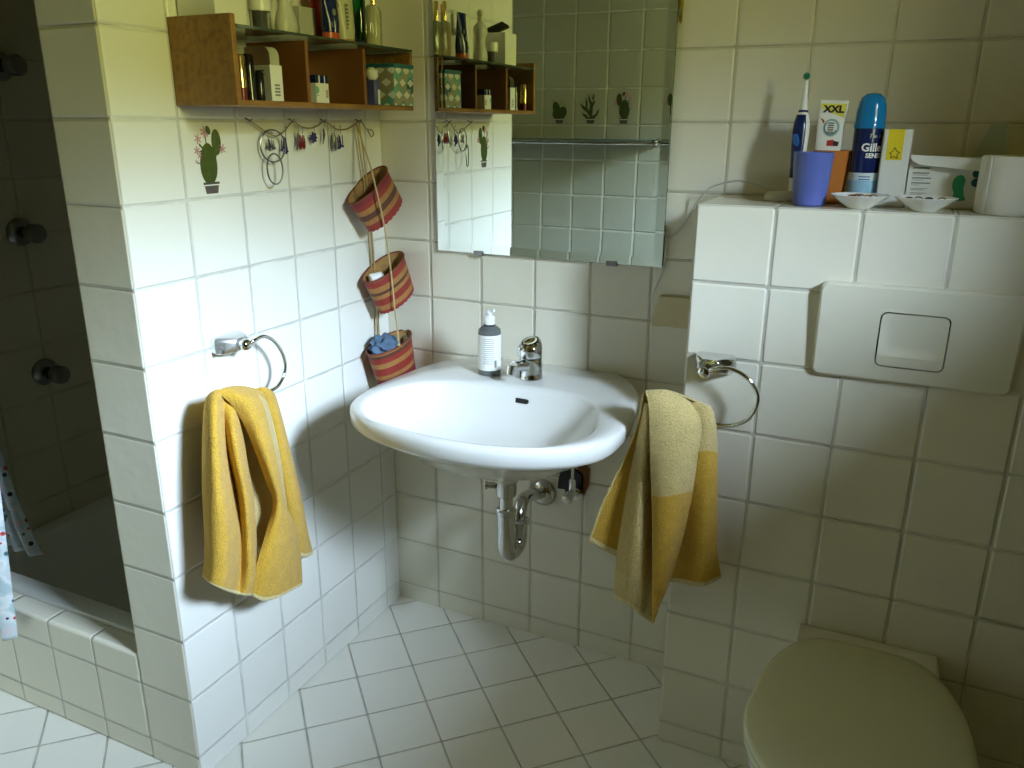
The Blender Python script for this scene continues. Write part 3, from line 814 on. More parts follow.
# ------------------------------------------------------------------ flush plate
t = thing('flush_plate', 'ivory plastic flush plate with a square button above the toilet', 'flush plate', (1.315, PY, .962))
def rrect(x0, x1, z0, z1, r, n=5):
    pts = []
    for cx, cz, s in ((x1-r, z1-r, 0), (x0+r, z1-r, 90), (x0+r, z0+r, 180), (x1-r, z0+r, 270)):
        for k in range(n+1):
            a = math.radians(s+90*k/n); pts.append((cx+r*math.cos(a), cz+r*math.sin(a)))
    return pts
px0, px1, pz0, pz1 = 1.147, 1.480, .964, 1.144
bx0, bx1, bz0, bz1 = 1.256, 1.368, .996, 1.097
def plate_y(z):
    return -.024 if z > 1.033 else -.024 + (1.033-z)/(1.033-pz0)*.011
def plate():
    bm = B()
    O = rrect(px0, px1, pz0, pz1, .014); O2 = rrect(px0+.004, px1-.004, pz0+.004, pz1-.004, .012)
    I = rrect(bx0-.0015, bx1+.0015, bz0-.0015, bz1+.0015, .012)
    N = len(O)
    rings = [[bm.verts.new((x, PY, z)) for x, z in O], [bm.verts.new((x, PY+plate_y(z)+.004, z)) for x, z in O], [bm.verts.new((x, PY+plate_y(z), z)) for x, z in O2]]
    # intermediate ring so the crease shows
    for s in (.33, .66, 1.0):
        rg = []
        for (x, z), (X, Z) in zip(O2, I):
            xx, zz = x+(X-x)*s, z+(Z-z)*s; rg.append(bm.verts.new((xx, PY+plate_y(zz), zz)))
        rings.append(rg)
    rings.append([bm.verts.new((x, PY-.006, z)) for x, z in I])
    for a, b in zip(rings, rings[1:]):
        for k in range(N): bm.faces.new((a[k], a[(k+1) % N], b[(k+1) % N], b[k]))
    return fixn(bm)
obj('frame', plate(), M_plastic, t, autos=8)
bm = B(); prism(bm, [(x, PY-.003, z) for x, z in rrect(bx0-.002, bx1+.002, bz0-.002, bz1+.002, .012)], (0, -.001, 0)); fixn(bm); obj('button_gap_shade', bm, M_gap, t, smooth=False)  # dark sheet painted as the shade in the gap round the button
def button():
    bm = B(); nx, nz = 16, 20; g = []
    for j in range(nz+1):
        r = []
        for i in range(nx+1):
            x = bx0+.001+(bx1-bx0-.002)*i/nx; z = bz0+.001+(bz1-bz0-.002)*j/nz; h = (z-bz0)/(bz1-bz0)
            y = plate_y(z)-.0005
            if h > .22: y += .011*math.sin(min(1, (h-.22)/.16)*PI/2)*(1-((h-.22)/.78)**1.6)*(1-abs(2*i/nx-1)**4)
            r.append(bm.verts.new((x, PY+y, z)))
        g.append(r)
    for j in range(nz):
        for i in range(nx): bm.faces.new((g[j][i], g[j][i+1], g[j+1][i+1], g[j+1][i]))
    e = [ed for ed in bm.edges if ed.is_boundary]
    r = bmesh.ops.extrude_edge_only(bm, edges=e)
    for v in [q for q in r['geom'] if isinstance(q, bmesh.types.BMVert)]: v.co.y = PY-.004
    # round the corners
    for v in bm.verts:
        for cx in (bx0, bx1):
            for cz in (bz0, bz1):
                dx, dz = v.co.x-cx, v.co.z-cz
                R0 = .011
                if abs(dx) < R0 and abs(dz) < R0:
                    ox, oz = cx+math.copysign(R0, dx if dx else 1), cz+math.copysign(R0, dz if dz else 1)
                    ox = bx0+R0 if cx == bx0 else bx1-R0; oz = bz0+R0 if cz == bz0 else bz1-R0
                    w_ = Vector((v.co.x-ox, 0, v.co.z-oz))
                    mx = max(abs(w_.x), abs(w_.z))
                    if mx > 0 and w_.length > 0:
                        s = mx/w_.length; v.co.x = ox+w_.x*s; v.co.z = oz+w_.z*s
    return fixn(bm)
obj('button', button(), M_plastic, t, autos=25)

# ------------------------------------------------------------------ toilet
TXC = 1.315
t = thing('toilet', 'ivory wall-hung toilet with closed lid under the flush plate', 'toilet', (TXC, -.5, .05))
def tshape(n=48, s=1.0, dx=0, y0=-.322, y1=-.80, w=.186):
    pts = []
    for k in range(n):
        a = 2*PI*k/n
        # front half rounded, rear narrower and square
        c, s_ = math.cos(a), math.sin(a)
        yc = -.60
        if s_ <= 0: x = w*c; y = yc+(abs(y1-yc))*s_
        else:
            e = .62
            y = yc+(y0-yc)*abs(s_)**e
            q = (y-yc)/(y0-yc)
            x = math.copysign(min(w*abs(c)**e, w*(1-.0*q)), c)
            x = w*(1-.25*q**1.8)*math.copysign(min(1, abs(c)**.38*1.0), c) if q < .999 else w*.75*math.copysign(abs(c)**.38, c)
        pts.append((x, y))
    cy = (y0+y1)/2
    return [(TXC+x*s+dx, cy+(y-cy)*s) for x, y in pts]
def slab(zs, crown=0):
    bm = B(); rings = []
    for s, z in zs: rings.append([bm.verts.new((x, y, z)) for x, y in tshape(s=s)])
    for a, b in zip(rings, rings[1:]):
        for k in range(48): bm.faces.new((a[k], a[(k+1) % 48], b[(k+1) % 48], b[k]))
    bm.faces.new(rings[0][::-1]); bm.faces.new(rings[-1])
    return fixn(bm)
obj('lid', slab([(.985, .416), (.998, .419), (1.0, .424), (.994, .430), (.97, .434), (.90, .437), (.6, .440), (.2, .441)]), M_lid, t, autos=60)
obj('seat', slab([(.955, .394), (.985, .397), (.99, .405), (.985, .413), (.97, .4145)]), M_lid, t, autos=60)
bm = B(); box(bm, 1.182, 1.450, -.350, PY-.001, .345, .413); obj('rear_block', bm, M_ceramic, t, bevel=.006, seg=3)
bm = B(); box(bm, 1.225, 1.405, -.345, -.318, .405, .418); obj('hinge', bm, M_lid, t, bevel=.006, seg=3)
obj('bowl', slab([(.30, .05), (.48, .06), (.60, .12), (.72, .22), (.86, .31), (.94, .36), (.955, .385), (.95, .393)]), M_ceramic, t, autos=60)
bm = B(); box(bm, 1.215, 1.415, -.45, PY-.001, .08, .34); obj('trapway', bm, M_ceramic, t, bevel=.03, seg=4)

# ------------------------------------------------------------------ socket cover and cable
bm = B(); prism(bm, [(.773, -.001, 1.033), (.890, -.001, 1.033), (.890, -.001, .962), (.756, -.001, .960), (.760, -.001, .985)], (0, -.014, 0)); fixn(bm)
single('blank_cover', 'beige plastic cover plate on the wall between mirror and cistern ledge', 'cover plate', bm, M_socket, bevel=.002)
def cable(pts, r=.0022): 
    b_ = B(); tube(b_, spline(pts, 8), r, 8); return b_
cb = [at(783, 191, 'y', -.10), at(768, 189, 'y', -.10), at(752, 184, 'y', -.09), at(737, 181, 'y', -.075), at(720, 184, 'y', -.06), at(707, 190, 'y', -.045), at(699, 200, 'y', -.03), at(690, 214, 'y', -.015), at(680, 229, 'y', -.006), at(672, 236, 'y', -.005), at(664, 239, 'y', -.004)]
single('charger_cable', 'thin grey cable from the toothbrush charger to behind the mirror', 'cable', cable(cb), M_cable)
cb = [(.762, -.006, 1.19), (.779, -.010, 1.175), (.782, -.012, 1.15), (.778, -.008, 1.12), (.775, -.006, 1.09), (.764, -.006, 1.06), (.752, -.006, 1.03), (.748, -.006, 1.0), (.752, -.006, .975), (.762, -.006, .965)]
single('mirror_cable', 'thin grey cable looping from the mirror edge down to the beige cover', 'cable', cable(cb, .0016), M_cable)

# ------------------------------------------------------------------ left wall shelf
SY0, SY1, SX1, SZ0, SZ1 = -.680, -.080, .152, 1.448, 1.600
t = thing('wall_shelf', 'orange-stained wooden wall shelf with glass top on the left wall', 'shelf', (0, -.38, SZ0))
bm = B(); box(bm, 0.001, SX1, SY0, SY0+.012, SZ0, SZ1+.002); obj('end_panel', bm, M_wood, t, bevel=.0015)
bm = B(); box(bm, 0.001, SX1, SY1-.010, SY1, SZ0, SZ1-.020); obj('end_panel', bm, M_wood, t, bevel=.0015)
bm = B(); box(bm, 0.001, SX1, SY0+.012, SY1-.010, SZ0, SZ0+.010); obj('bottom_board', bm, M_wood, t, bevel=.0015)
for y in (-.473, -.276):
    bm = B(); box(bm, 0.001, SX1-.002, y-.005, y+.005, SZ0+.010, SZ1-.026); obj('divider', bm, M_woodin, t, bevel=.001)
bm = B(); box(bm, 0.001, SX1, SY0+.0125, SY1, SZ1-.0195, SZ1-.0145); obj('glass_top', bm, [M_glassshelf], t, smooth=False, label='greenish glass top')
GT = SZ1-.0145; CT = SZ0+.010
# hooks under the shelf
for y in (-.500, -.365, -.252, -.112):
    bm = B(); tube(bm, spline([(.0005, y, 1.427), (.008, y, 1.4245), (.014, y, 1.420), (.018, y, 1.427)], 4), .0016, 8)
    obj('hook', bm, M_steel, t)

def yof(u, v, x=.08): return at(u, v, 'x', x).y
def bottle(name, lab, cat, x, y, z, parts, group=None):
    t = thing(name, lab, cat, (x, y, z), group)
    for pn_, prof, m, kw in parts:
        bm = B(); lathe(bm, (x, y, z), prof, **kw); obj(pn_, bm, m, t)
    return t
GRP = 'toiletries standing on the glass top of the shelf'
# white storage box with black tray
t = thing('storage_box', 'off-white card box on the shelf top, nearest the shower end', 'box', (.07, -.60, GT), None)
bm = B(); box(bm, .004, .096, -.655, -.574, GT, GT+.100)
obj('carton', bm, M_paper, t, bevel=.002)
bm = B(); vs = box(bm, -.030, .030, -.022, .022, 0, .010); xf(bm, vs, Matrix.Translation((.052, -.612, GT+.111)) @ Matrix.Rotation(-.32, 4, 'Y') @ Matrix.Rotation(.2, 4, 'X')); 
single('black_case', 'flat black case lying tilted on the off-white card box', 'case', bm, M_blackgloss, bevel=.002)
# lace tumbler
y = -.515
t = bottle('lace_tumbler', 'clear ribbed tumbler with white lace rim on the shelf top', 'tumbler', .075, y, GT, [
    ('glass', [(.017, 0), (.019, .003), (.0215, .06), (.0200, .06), (.017, .005)], M_clear, dict(n=36, capt=False)),
    ('lace_rim', [(.0219, .040), (.0223, .062), (.0215, .066)], M_white, dict(n=36, capb=False, capt=False)),
    ('cotton_pad', [(.014, .004), (.015, .03), (.014, .052)], M_paper, dict(n=20))])
# torso-shaped frosted bottle
y = -.442
bottle('scent_bottle', 'frosted white curvy scent bottle beside the lace tumbler', 'bottle', .078, y, GT, [
    ('bottle', [(.020, 0), (.026, .004), (.029, .02), (.026, .035), (.019, .052), (.018, .062), (.024, .080), (.028, .092), (.025, .104), (.012, .114), (.008, .118)], M_frost, dict(n=32, sy=.95, sx=.7)),
    ('neck', [(.009, .118), (.009, .128)], M_cream, dict(n=16)),
    ('stopper', [(.006, .128), (.010, .134), (.010, .142), (.006, .148)], M_cream, dict(n=16))], GRP)
# grey carton
y = -.333
t = thing('small_carton', 'pale grey upright carton on the shelf top in the middle', 'carton', (.035, y, GT))
bm = B(); box(bm, .020, .048, y-.027, y+.027, GT, GT+.070); obj('carton', bm, M_greycard, t, bevel=.001)
bm = B(); prism(bm, [(.0482, y-.002+.012*math.cos(a), GT+.004+.010*math.sin(a)) for a in [PI*k/10 for k in range(11)]], (.0006, 0, 0)); fixn(bm); obj('round_print', bm, M_paper, t, smooth=False)
# tubes standing on caps
def capped_tube(name, lab, x, y, w, h, body, capm, caph, lean=0, extra=None):
    t = thing(name, lab, 'tube', (x, y, GT), GRP)
    R_ = Matrix.Translation((x, y, GT)) @ Matrix.Rotation(lean, 4, 'X')
    bm = B(); n = 28; rings = []
    for z, sx, sy in ((caph, .016, w*.46), (caph+.02, .017, w*.5), (h*.5, .013, w*.52), (h*.8, .007, w*.54), (h, .0014, w*.56)):
        rings.append([bm.verts.new((sx*math.cos(2*PI*k/n), sy*math.sin(2*PI*k/n), z)) for k in range(n)])
    for a, b in zip(rings, rings[1:]):
        for k in range(n): bm.faces.new((a[k], a[(k+1) % n], b[(k+1) % n], b[k]))
    bm.faces.new(rings[0][::-1]); bm.faces.new(rings[-1]); fixn(bm); xf(bm, bm.verts, R_)
    obj('tube', bm, body, t)
    bm = B(); lathe(bm, (0, 0, 0), [(.015, 0), (.0165, .002), (.0165, caph-.001), (.015, caph)], n=28, sy=w*.5/.0165*.95); xf(bm, bm.verts, R_); obj('cap', bm, capm, t)
    return t
y = -.308; t = capped_tube('cream_tube', 'dark blue cream tube standing on its red-orange cap on the shelf top', .088, y, .046, .125, M_navy, M_redor, .020)
bm = B()
for k, (dy, dz, q) in enumerate(((-.012, .035, .004), (.006, .045, .005), (-.004, .06, .006), (.010, .075, .004))):
    prism(bm, [(.1020, y+dy+q*math.cos(a), GT+dz+q*1.2*math.sin(a)) for a in [2*PI*i/10 for i in range(10)]], (.0005, 0, 0))
fixn(bm); obj('print', bm, M_inkg, t, smooth=False)
y2 = -.268; capped_tube('red_tube', 'red tube leaning behind the dark blue cream tube', .030, y2, .036, .150, M_red, M_red, .018, lean=.10)
y = -.203; t = capped_tube('lotion_tube', 'pale cream lotion tube with amber cap on the shelf top', .052, y, .052, .145, M_cream, M_amber, .016)
bm = B()
for k in range(7):
    z = GT+.036+k*.008; prism(bm, [(.0665-.0003*k, y-.016, z), (.0665-.0003*k, y-.006, z), (.0665-.0003*k, y-.006, z+.005), (.0665-.0003*k, y-.016, z+.005)], (.0008, 0, 0))
fixn(bm); obj('print', bm, M_inkg, t, smooth=False)
y = -.150
t = thing('green_bottle', 'glossy green bottle with blue base label on the shelf top', 'bottle', (.050, y, GT), GRP)
bm = B(); lathe(bm, (.050, y, GT), [(.020, 0), (.0235, .003), (.0245, .05), (.0245, .11), (.018, .125), (.009, .13)], n=32, sx=.6, sy=1.0); obj('bottle', bm, M_green, t)
bm = B(); lathe(bm, (.050, y, GT), [(.0241, .004), (.0245, .020)], n=32, sx=.6, sy=1.0, capb=False, capt=False); obj('base_label', bm, M_bluep, t)
bm = B(); lathe(bm, (.050, y, GT+.13), [(.009, 0), (.009, .02)], n=20); obj('cap', bm, M_greenp, t)
y = -.175
bottle('perfume_bottle', 'pale yellow perfume bottle with gold sprayer, last on the shelf top', 'bottle', .11, y, GT, [
    ('bottle', [(.0245, 0), (.0265, .003), (.0270, .04), (.0268, .078), (.020, .087), (.008, .090)], M_scent, dict(n=32, sx=.5)),
    ('sprayer', [(.0062, .090), (.0062, .134), (.005, .137)], M_gold, dict(n=20))], GRP)

# lower compartments
t = thing('clear_case', 'clear plastic case with printed card in the first shelf compartment', 'case', (.06, -.50, CT))
bm = B(); prism(bm, [(a, -.563, b) for a, b in rrect(.012, .132, CT, CT+.100, .018)], (0, .028, 0)); fixn(bm); obj('shell', bm, M_clear, t, bevel=.001)
bm = B(); box(bm, .042, .1335, -.566, -.532, CT+.001, CT+.066)
for f in bm.faces:
    f.material_index = 1 if f.calc_center_median().x > .131 else 0
obj('card_insert', bm, [M_greycard, M_paper], t, smooth=False)
bm = B()
for k in range(4): box(bm, .1336, .1339, -.556, -.541, CT+.010+k*.006, CT+.0135+k*.006)
obj('bar_code', bm, M_inkg, t, smooth=False)
bm = B()
for k in range(2): box(bm, .075, .120, -.5665, -.5661, CT+.048+k*.007, CT+.050+k*.007)
obj('small_print', bm, M_ink, t, smooth=False)
bm = B(); lathe(bm, (.114, -.603, CT), [(.0125, 0), (.012, .004), (.011, .045), (.0105, .078), (.008, .083)], n=24); 
single('black_bottle', 'tall glossy black bottle in the first shelf compartment', 'bottle', bm, M_blackgloss)
bm = B(); lathe(bm, (.118, -.580, CT), [(.0085, 0), (.009, .004), (.0085, .05), (.006, .054)], n=20); 
single('lipstick_case', 'short black cosmetic tube beside the tall black bottle', 'tube', bm, M_blackgloss)
t = thing('gold_tube', 'gold capped dark red cosmetic tube at the left of the first compartment', 'tube', (.128, -.641, CT))
bm = B(); lathe(bm, (.128, -.641, CT), [(.010, 0), (.010, .022)], n=24); obj('base', bm, M_bead, t)
bm = B(); lathe(bm, (.128, -.641, CT), [(.0105, .022), (.0105, .076), (.008, .08)], n=24); obj('cap', bm, M_gold, t)
yb = yof(314, 103, .10)
t = thing('lens_box', 'small white box with navy lid in the middle shelf compartment', 'box', (.10, yb, CT))
bm = B(); box(bm, .080, .125, yb-.021, yb+.021, CT, CT+.040); wb = obj('carton', bm, M_paper, t, bevel=.001)
bm = B(); box(bm, .0805, .1245, yb-.0205, yb+.0205, CT+.040, CT+.056); obj('lid', bm, M_navy, t, bevel=.001)
bm = B()
box(bm, .1252, .1256, yb-.012, yb-.009, CT+.040, CT+.055); box(bm, .1252, .1256, yb+.006, yb+.009, CT+.040, CT+.055)
obj('lid_stripe', bm, M_paper, t, smooth=False)
bm = B()
for k in range(4): box(bm, .1252, .1255, yb+.010, yb+.018, CT+.012+k*.004, CT+.0145+k*.004)
obj('bar_code', bm, M_inkg, wb, smooth=False)
bm = B(); box(bm, .1252, .1255, yb-.020, yb-.013, CT+.015, CT+.0165); obj('dash_print', bm, M_inkg, wb, smooth=False)
bm = B(); prism(bm, [(.1252, yb-.021+.009*max(0, math.cos(a)), CT+.026+.008*math.sin(a)) for a in [-PI/2+PI*k/12 for k in range(13)]], (.0003, 0, 0)); fixn(bm); obj('round_print', bm, M_tealm, wb, smooth=False)
# tissue box with diamond pattern
def tissue_mat(nm, axis):
    t = NT(nm); g = t.n('ShaderNodeNewGeometry'); sp = t.n('ShaderNodeSeparateXYZ'); t.l(g.outputs['Position'], sp.inputs[0])
    s = .034
    U = t.math('DIVIDE', sp.outputs['XYZ'.index(axis)], s); V = t.math('DIVIDE', sp.outputs[2], s*.80)
    row = t.math('FLOOR', V); off = t.math('MULTIPLY', t.math('MODULO', row, 2), .5)
    Us = t.math('ADD', U, off)
    fu = t.math('ABSOLUTE', t.math('SUBTRACT', t.math('FRACT', Us), .5)); fv = t.math('ABSOLUTE', t.math('SUBTRACT', t.math('FRACT', V), .5))
    dia = t.math('LESS_THAN', t.math('ADD', fu, t.math('MULTIPLY', fv, 1.25)), .42)
    cb = t.n('ShaderNodeCombineXYZ'); t.l(t.math('FLOOR', Us), cb.inputs[0])
    z2 = t.math('FLOOR', t.math('ADD', V, t.math('MULTIPLY', fu, 1.0))); t.l(z2, cb.inputs[1])
    wn = t.n('ShaderNodeTexWhiteNoise', noise_dimensions='2D'); t.l(cb.outputs[0], wn.inputs['Vector'])
    pal = t.ramp(wn.outputs[0], [(0, (.30, .27, .17)), (.40, (.12, .36, .28)), (.64, (.01, .09, .11)), (.80, (.34, .31, .20))], 'CONSTANT')
    t.l(t.mix(dia, pal, (.70, .70, .58)), t.b.inputs['Base Color']); t.b.inputs['Roughness'].default_value = .55
    return t.m
t = thing('tissue_box', 'patterned tissue box with diamonds in the right shelf compartment', 'tissue box', (.10, -.15, CT))
bm = B(); box(bm, .040, .158, -.172, -.088, CT+.0, CT+.084)
for f in bm.faces:
    f.normal_update(); f.material_index = 0 if abs(f.normal.y) > .5 else (1 if abs(f.normal.x) > .5 else 2)
obj('carton', bm, [tissue_mat('diamond_print_side', 'X'), tissue_mat('diamond_print_front', 'Y'), M_teal], t, bevel=.0015)
bm = B(); box(bm, .0385, .1595, -.1735, -.0865, CT+.084, CT+.093); obj('top_panel', bm, M_teal, t, bevel=.0015)
t = thing('tissue_packet', 'white and blue tissue packet beside the patterned tissue box', 'packet', (.118, -.207, CT))
bm = B(); box(bm, .100, .135, -.218, -.196, CT, CT+.055); obj('wrapper', bm, plain('violet_wrapper', (.09, .09, .30), .4, var=.4), t, bevel=.003)
bm = B(); vs = lathe(bm, (.118, -.207, CT+.055), [(.010, 0), (.017, .008), (.016, .020), (.008, .026)], n=16, sy=.85)
for v in vs: v.co += Vector((random.uniform(-.002, .002), random.uniform(-.0015, .0015), random.uniform(-.002, .002)))
obj('tissue', bm, M_paper, t)
bm = B(); box(bm, .1352, .1356, -.207, -.199, CT+.002, CT+.034); obj('paper_label', bm, M_paper, t, smooth=False)

# ------------------------------------------------------------------ string, hoops and earrings
def strand(pts, r=.0014, n=6): 
    b_ = B(); tube(b_, spline(pts, 6), r, 8); return b_
bm = strand([(.014, -.500, 1.422), (.012, -.47, 1.408), (.012, -.43, 1.391), (.012, -.40, 1.398), (.014, -.365, 1.421), (.013, -.345, 1.412), (.013, -.31, 1.407), (.013, -.28, 1.411), (.014, -.252, 1.422), (.013, -.21, 1.405), (.013, -.17, 1.404), (.013, -.14, 1.412), (.014, -.112, 1.424), (.013, -.085, 1.405), (.012, -.060, 1.402), (.012, -.052, 1.392), (.013, -.065, 1.386), (.014, -.08, 1.400)])
single('twine_garland', 'brown twine strung between the hooks under the shelf', 'string', bm, M_twined)
def hoop(c, rh, rv, lab, yaw=0, r=.0016):
    bm = B(); pts = [(c[0]+rh*math.cos(a)*math.sin(yaw), c[1]+rh*math.cos(a)*math.cos(yaw), c[2]+rv*math.sin(a)) for a in [2*PI*k/36 for k in range(36)]]
    tube(bm, pts, r, 8, closed=True)
    return single('hoop_earring', lab, 'earring', bm, M_steel, 'hoop earrings on the twine')
c = at(273, 146, 'x', .016); hoop(c, .034, .0335, 'large dark hoop earring hanging from the twine, upper of the pair', .15, .0018)
c = at(275, 169, 'x', .026); hoop(c, .019, .032, 'dark hoop earring hanging below the largest hoop', .3, .0018)
def dangle(u, v0, v1, mat, lab, kind):
    a = at(u, v0, 'x', .014); b = at(u, v1, 'x', .014); L_ = a.z-b.z
    t = thing('dangle_earring', lab, 'earring', b, 'small earrings hanging from the twine')
    bm = B(); tube(bm, spline([a, a+Vector((.004, .003, .004)), a+Vector((0, .006, 0)), a+Vector((0, .003, -L_*.35))], 5), .0006, 6); obj('ear_wire', bm, M_steel, t)
    bm = B()
    if kind == 'drop':
        for s in (-1, 1):
            q = a+Vector((0, s*.006, -L_*.62)); lathe(bm, (q.x, q.y, q.z-L_*.36), [(.002, 0), (.0055, L_*.12), (.0058, L_*.5), (.003, L_*.70)], n=12, sx=.5)
    elif kind == 'star':
        q = a+Vector((0, 0, -L_*.62)); pts = []
        for k in range(14):
            rr_ = .013 if k % 2 == 0 else .007; ang = 2*PI*k/14; pts.append((q.x-.002, q.y+rr_*math.cos(ang), q.z+rr_*math.sin(ang)))
        prism(bm, pts, (.004, 0, 0)); fixn(bm)
    elif kind == 'rod':
        q = a+Vector((0, 0, -L_*.3)); tube(bm, [q, q+Vector((0, .001, -L_*.3)), b], [.002, .0035, .001], 8)
    elif kind == 'tassel':
        for k in range(7):
            q = a+Vector((random.uniform(-.003, .003), random.uniform(-.008, .008), -L_*random.uniform(.3, .5)))
            e = q+Vector((0, random.uniform(-.004, .006), -L_*random.uniform(.3, .5)))
            tube(bm, [q, e], .0012, 6); lathe(bm, e, [(.001, -.003), (.003, 0), (.001, .003)], n=8)
    elif kind == 'loop':
        q = a+Vector((0, 0, -L_*.6)); tube(bm, [(q.x, q.y+.009*math.cos(k), q.z+L_*.36*math.sin(k)) for k in [2*PI*i/20 for i in range(20)]], .001, 6, closed=True)
        lathe(bm, (q.x, q.y+.002, q.z-L_*.3), [(.002, 0), (.006, L_*.1), (.006, L_*.45), (.002, L_*.6)], n=10, sx=.5)
    obj('pendant', bm, mat, t)
dangle(270, 134, 151, M_steel, 'small silver earring hanging inside the large hoop', 'tassel')
dangle(284, 128, 154, M_beadb, 'dark blue beaded tassel earring right of the large hoop', 'tassel')
dangle(297, 126, 150, M_steel, 'thin silver earring left of the red drop earrings', 'rod')
dangle(301, 129, 150, M_bead, 'pair of red and dark drop earrings on the twine', 'drop')
dangle(313, 127, 144, M_beadb, 'dark star-shaped earring on the twine', 'star')
dangle(323, 122, 144, M_steel, 'slim grey rod earring below the third hook', 'rod')
dangle(333, 127, 152, M_steel, 'grey oval loop earring on the twine', 'loop')
dangle(339, 127, 150, M_beadb, 'dark blue tassel earring nearest the baskets', 'tassel')

# ------------------------------------------------------------------ baskets
def basket(c, tilt, h, rt, rb, mat, lab, jag, fwd):
    """c = centre of the base; the rim leans to the image's left by tilt"""
    t = thing('hanging_basket', lab, 'basket', c, 'woven baskets hanging in the corner')
    right = Vector((.62, .78, 0)).normalized()
    rot = Matrix.Rotation(fwd, 4, right) @ Matrix.Rotation(tilt, 4, Vector((-right.y, right.x, 0)))
    t.rotation_mode = 'QUATERNION'; t.rotation_quaternion = rot.to_quaternion()
    def mk(name, bm, m, **kw):
        ORG_, ORG[t] = ORG[t], Vector((0, 0, 0)); o = obj(name, bm, m, t, **kw); ORG[t] = ORG_; return o
    n = 48
    bm = B(); rings = []
    for q in [i/8 for i in range(9)]:
        r = rb+(rt-rb)*q
        rings.append([bm.verts.new((r*math.cos(2*PI*k/n)*.68, r*1.20*math.sin(2*PI*k/n), h*q + (0 if q else (-.003 if (k % 2) else .002)*jag))) for k in range(n)])
    inner = []
    for q in [i/8 for i in range(8, -1, -1)]:
        r = rb+(rt-rb)*q-.003
        inner.append([bm.verts.new((r*math.cos(2*PI*k/n)*.68, r*1.20*math.sin(2*PI*k/n), max(h*q, .004))) for k in range(n)])
    al = rings+inner
    for i, (a, b) in enumerate(zip(al, al[1:])):
        for k in range(n):
            f = bm.faces.new((a[k], a[(k+1) % n], b[(k+1) % n], b[k])); f.material_index = 1 if i >= len(rings)-1+1 else 0
    f = bm.faces.new(inner[-1]); f.material_index = 1
    f = bm.faces.new(rings[0][::-1]); fixn(bm)
    mk('woven_body', bm, [mat, M_baskin])
    bm = B(); tube(bm, [(rt*math.cos(2*PI*k/n)*.68, rt*1.20*math.sin(2*PI*k/n), h) for k in range(n)], .0028, 8, closed=True); mk('rim', bm, plain('dark_woven_rim', (.16, .04, .02), .7))
    return t, rot
def wpt(c, rot, p): return Vector(c) + (rot @ Vector(p))
bases = []
specs = [(at(385, 214, 'x', .060), -.56, .090, .066, .060, 0, 'striped woven basket, topmost of the three, tilted and empty', .5, .20),
         (at(396, 299, 'x', .058), -.37, .100, .066, .060, 1, 'striped woven basket, middle of the three, holding a white jar', .5, .16),
         (at(397, 376, 'x', .060), -.20, .102, .071, .062, 2, 'striped woven basket, lowest of the three, holding a blue cloth', .2, .05)]
for c, tl, h, rt, rb, mi, lab, jg, fw in specs:
    t, rot = basket(c, tl, h, rt, rb, M_bask[mi], lab, jg, fw); bases.append((c, rot, h, rt))
# contents
c, rot, h, rt = bases[1]
bm = B(); vs = lathe(bm, (0, 0, 0), [(.010, -.018), (.013, -.014), (.013, .014), (.010, .018)], n=16, axis=(.5, .8, .12)); xf(bm, bm.verts, Matrix.Translation(wpt(c, rot, (-.006, -.034, h-.012))))
single('cream_jar', 'small white jar lying in the middle basket', 'jar', bm, M_white)
bm = B(); bmesh.ops.create_icosphere(bm, subdivisions=4, radius=1.0)
for v in bm.verts:
    n_ = v.co.copy(); q = 1+.22*math.sin(n_.x*7+1)*math.cos(n_.y*6)+.16*math.sin(n_.z*11+n_.x*9)
    v.co = Vector((n_.x*.034*q, n_.y*.046*q, n_.z*.032*q))
c, rot, h, rt = bases[2]
xf(bm, bm.verts, Matrix.Translation(wpt(c, rot, (-.002, -.022, h-.004)))); 
single('blue_cloth', 'crumpled blue patterned cloth in the lowest basket', 'cloth', bm, M_bluecloth, autos=60)
# cords
top = Vector((.014, -.112, 1.424))
def rimpt(i, a, dz=0): 
    c, rot, h, rt = bases[i]; return wpt(c, rot, ((rt+.002)*.92*math.cos(a), (rt+.002)*math.sin(a), h+dz))
def sidept(i, a, z): 
    c, rot, h, rt = bases[i]; r = rt-.010*(1-z/h)+.004; return wpt(c, rot, (r*.92*math.cos(a), r*math.sin(a), z))
bm = B()
front = [(356, 122, .014), (364, 147, .05), (371, 168, .082), (375, 184, .095), (380, 205, .100), (384, 224, .095), (388, 250, .088), (391, 272, .094), (394, 300, .098), (396, 320, .092), (398, 334, .094), (399, 345, .098)]
tube(bm, spline([at(u, v, 'x', d) for u, v, d in front], 5), .0021, 8)
for k in (0, 3):
    back = [(356, 122, .012), (360, 150, .012), (363, 175, .010), (367, 215, .006), (370, 245, .006), (372, 275, .006), (375, 305, .006), (376, 335, .008), (377, 345, .012)]
    tube(bm, spline([at(u+k, v, 'x', d) for u, v, d in back], 5), .0021, 8)
q = at(399, 345, 'x', .098); lathe(bm, q, [(.001, -.004), (.004, -.002), (.004, .002), (.001, .004)], n=10)
single('basket_rope', 'twisted tan cord carrying the three baskets from the last hook', 'cord', bm, M_twine)

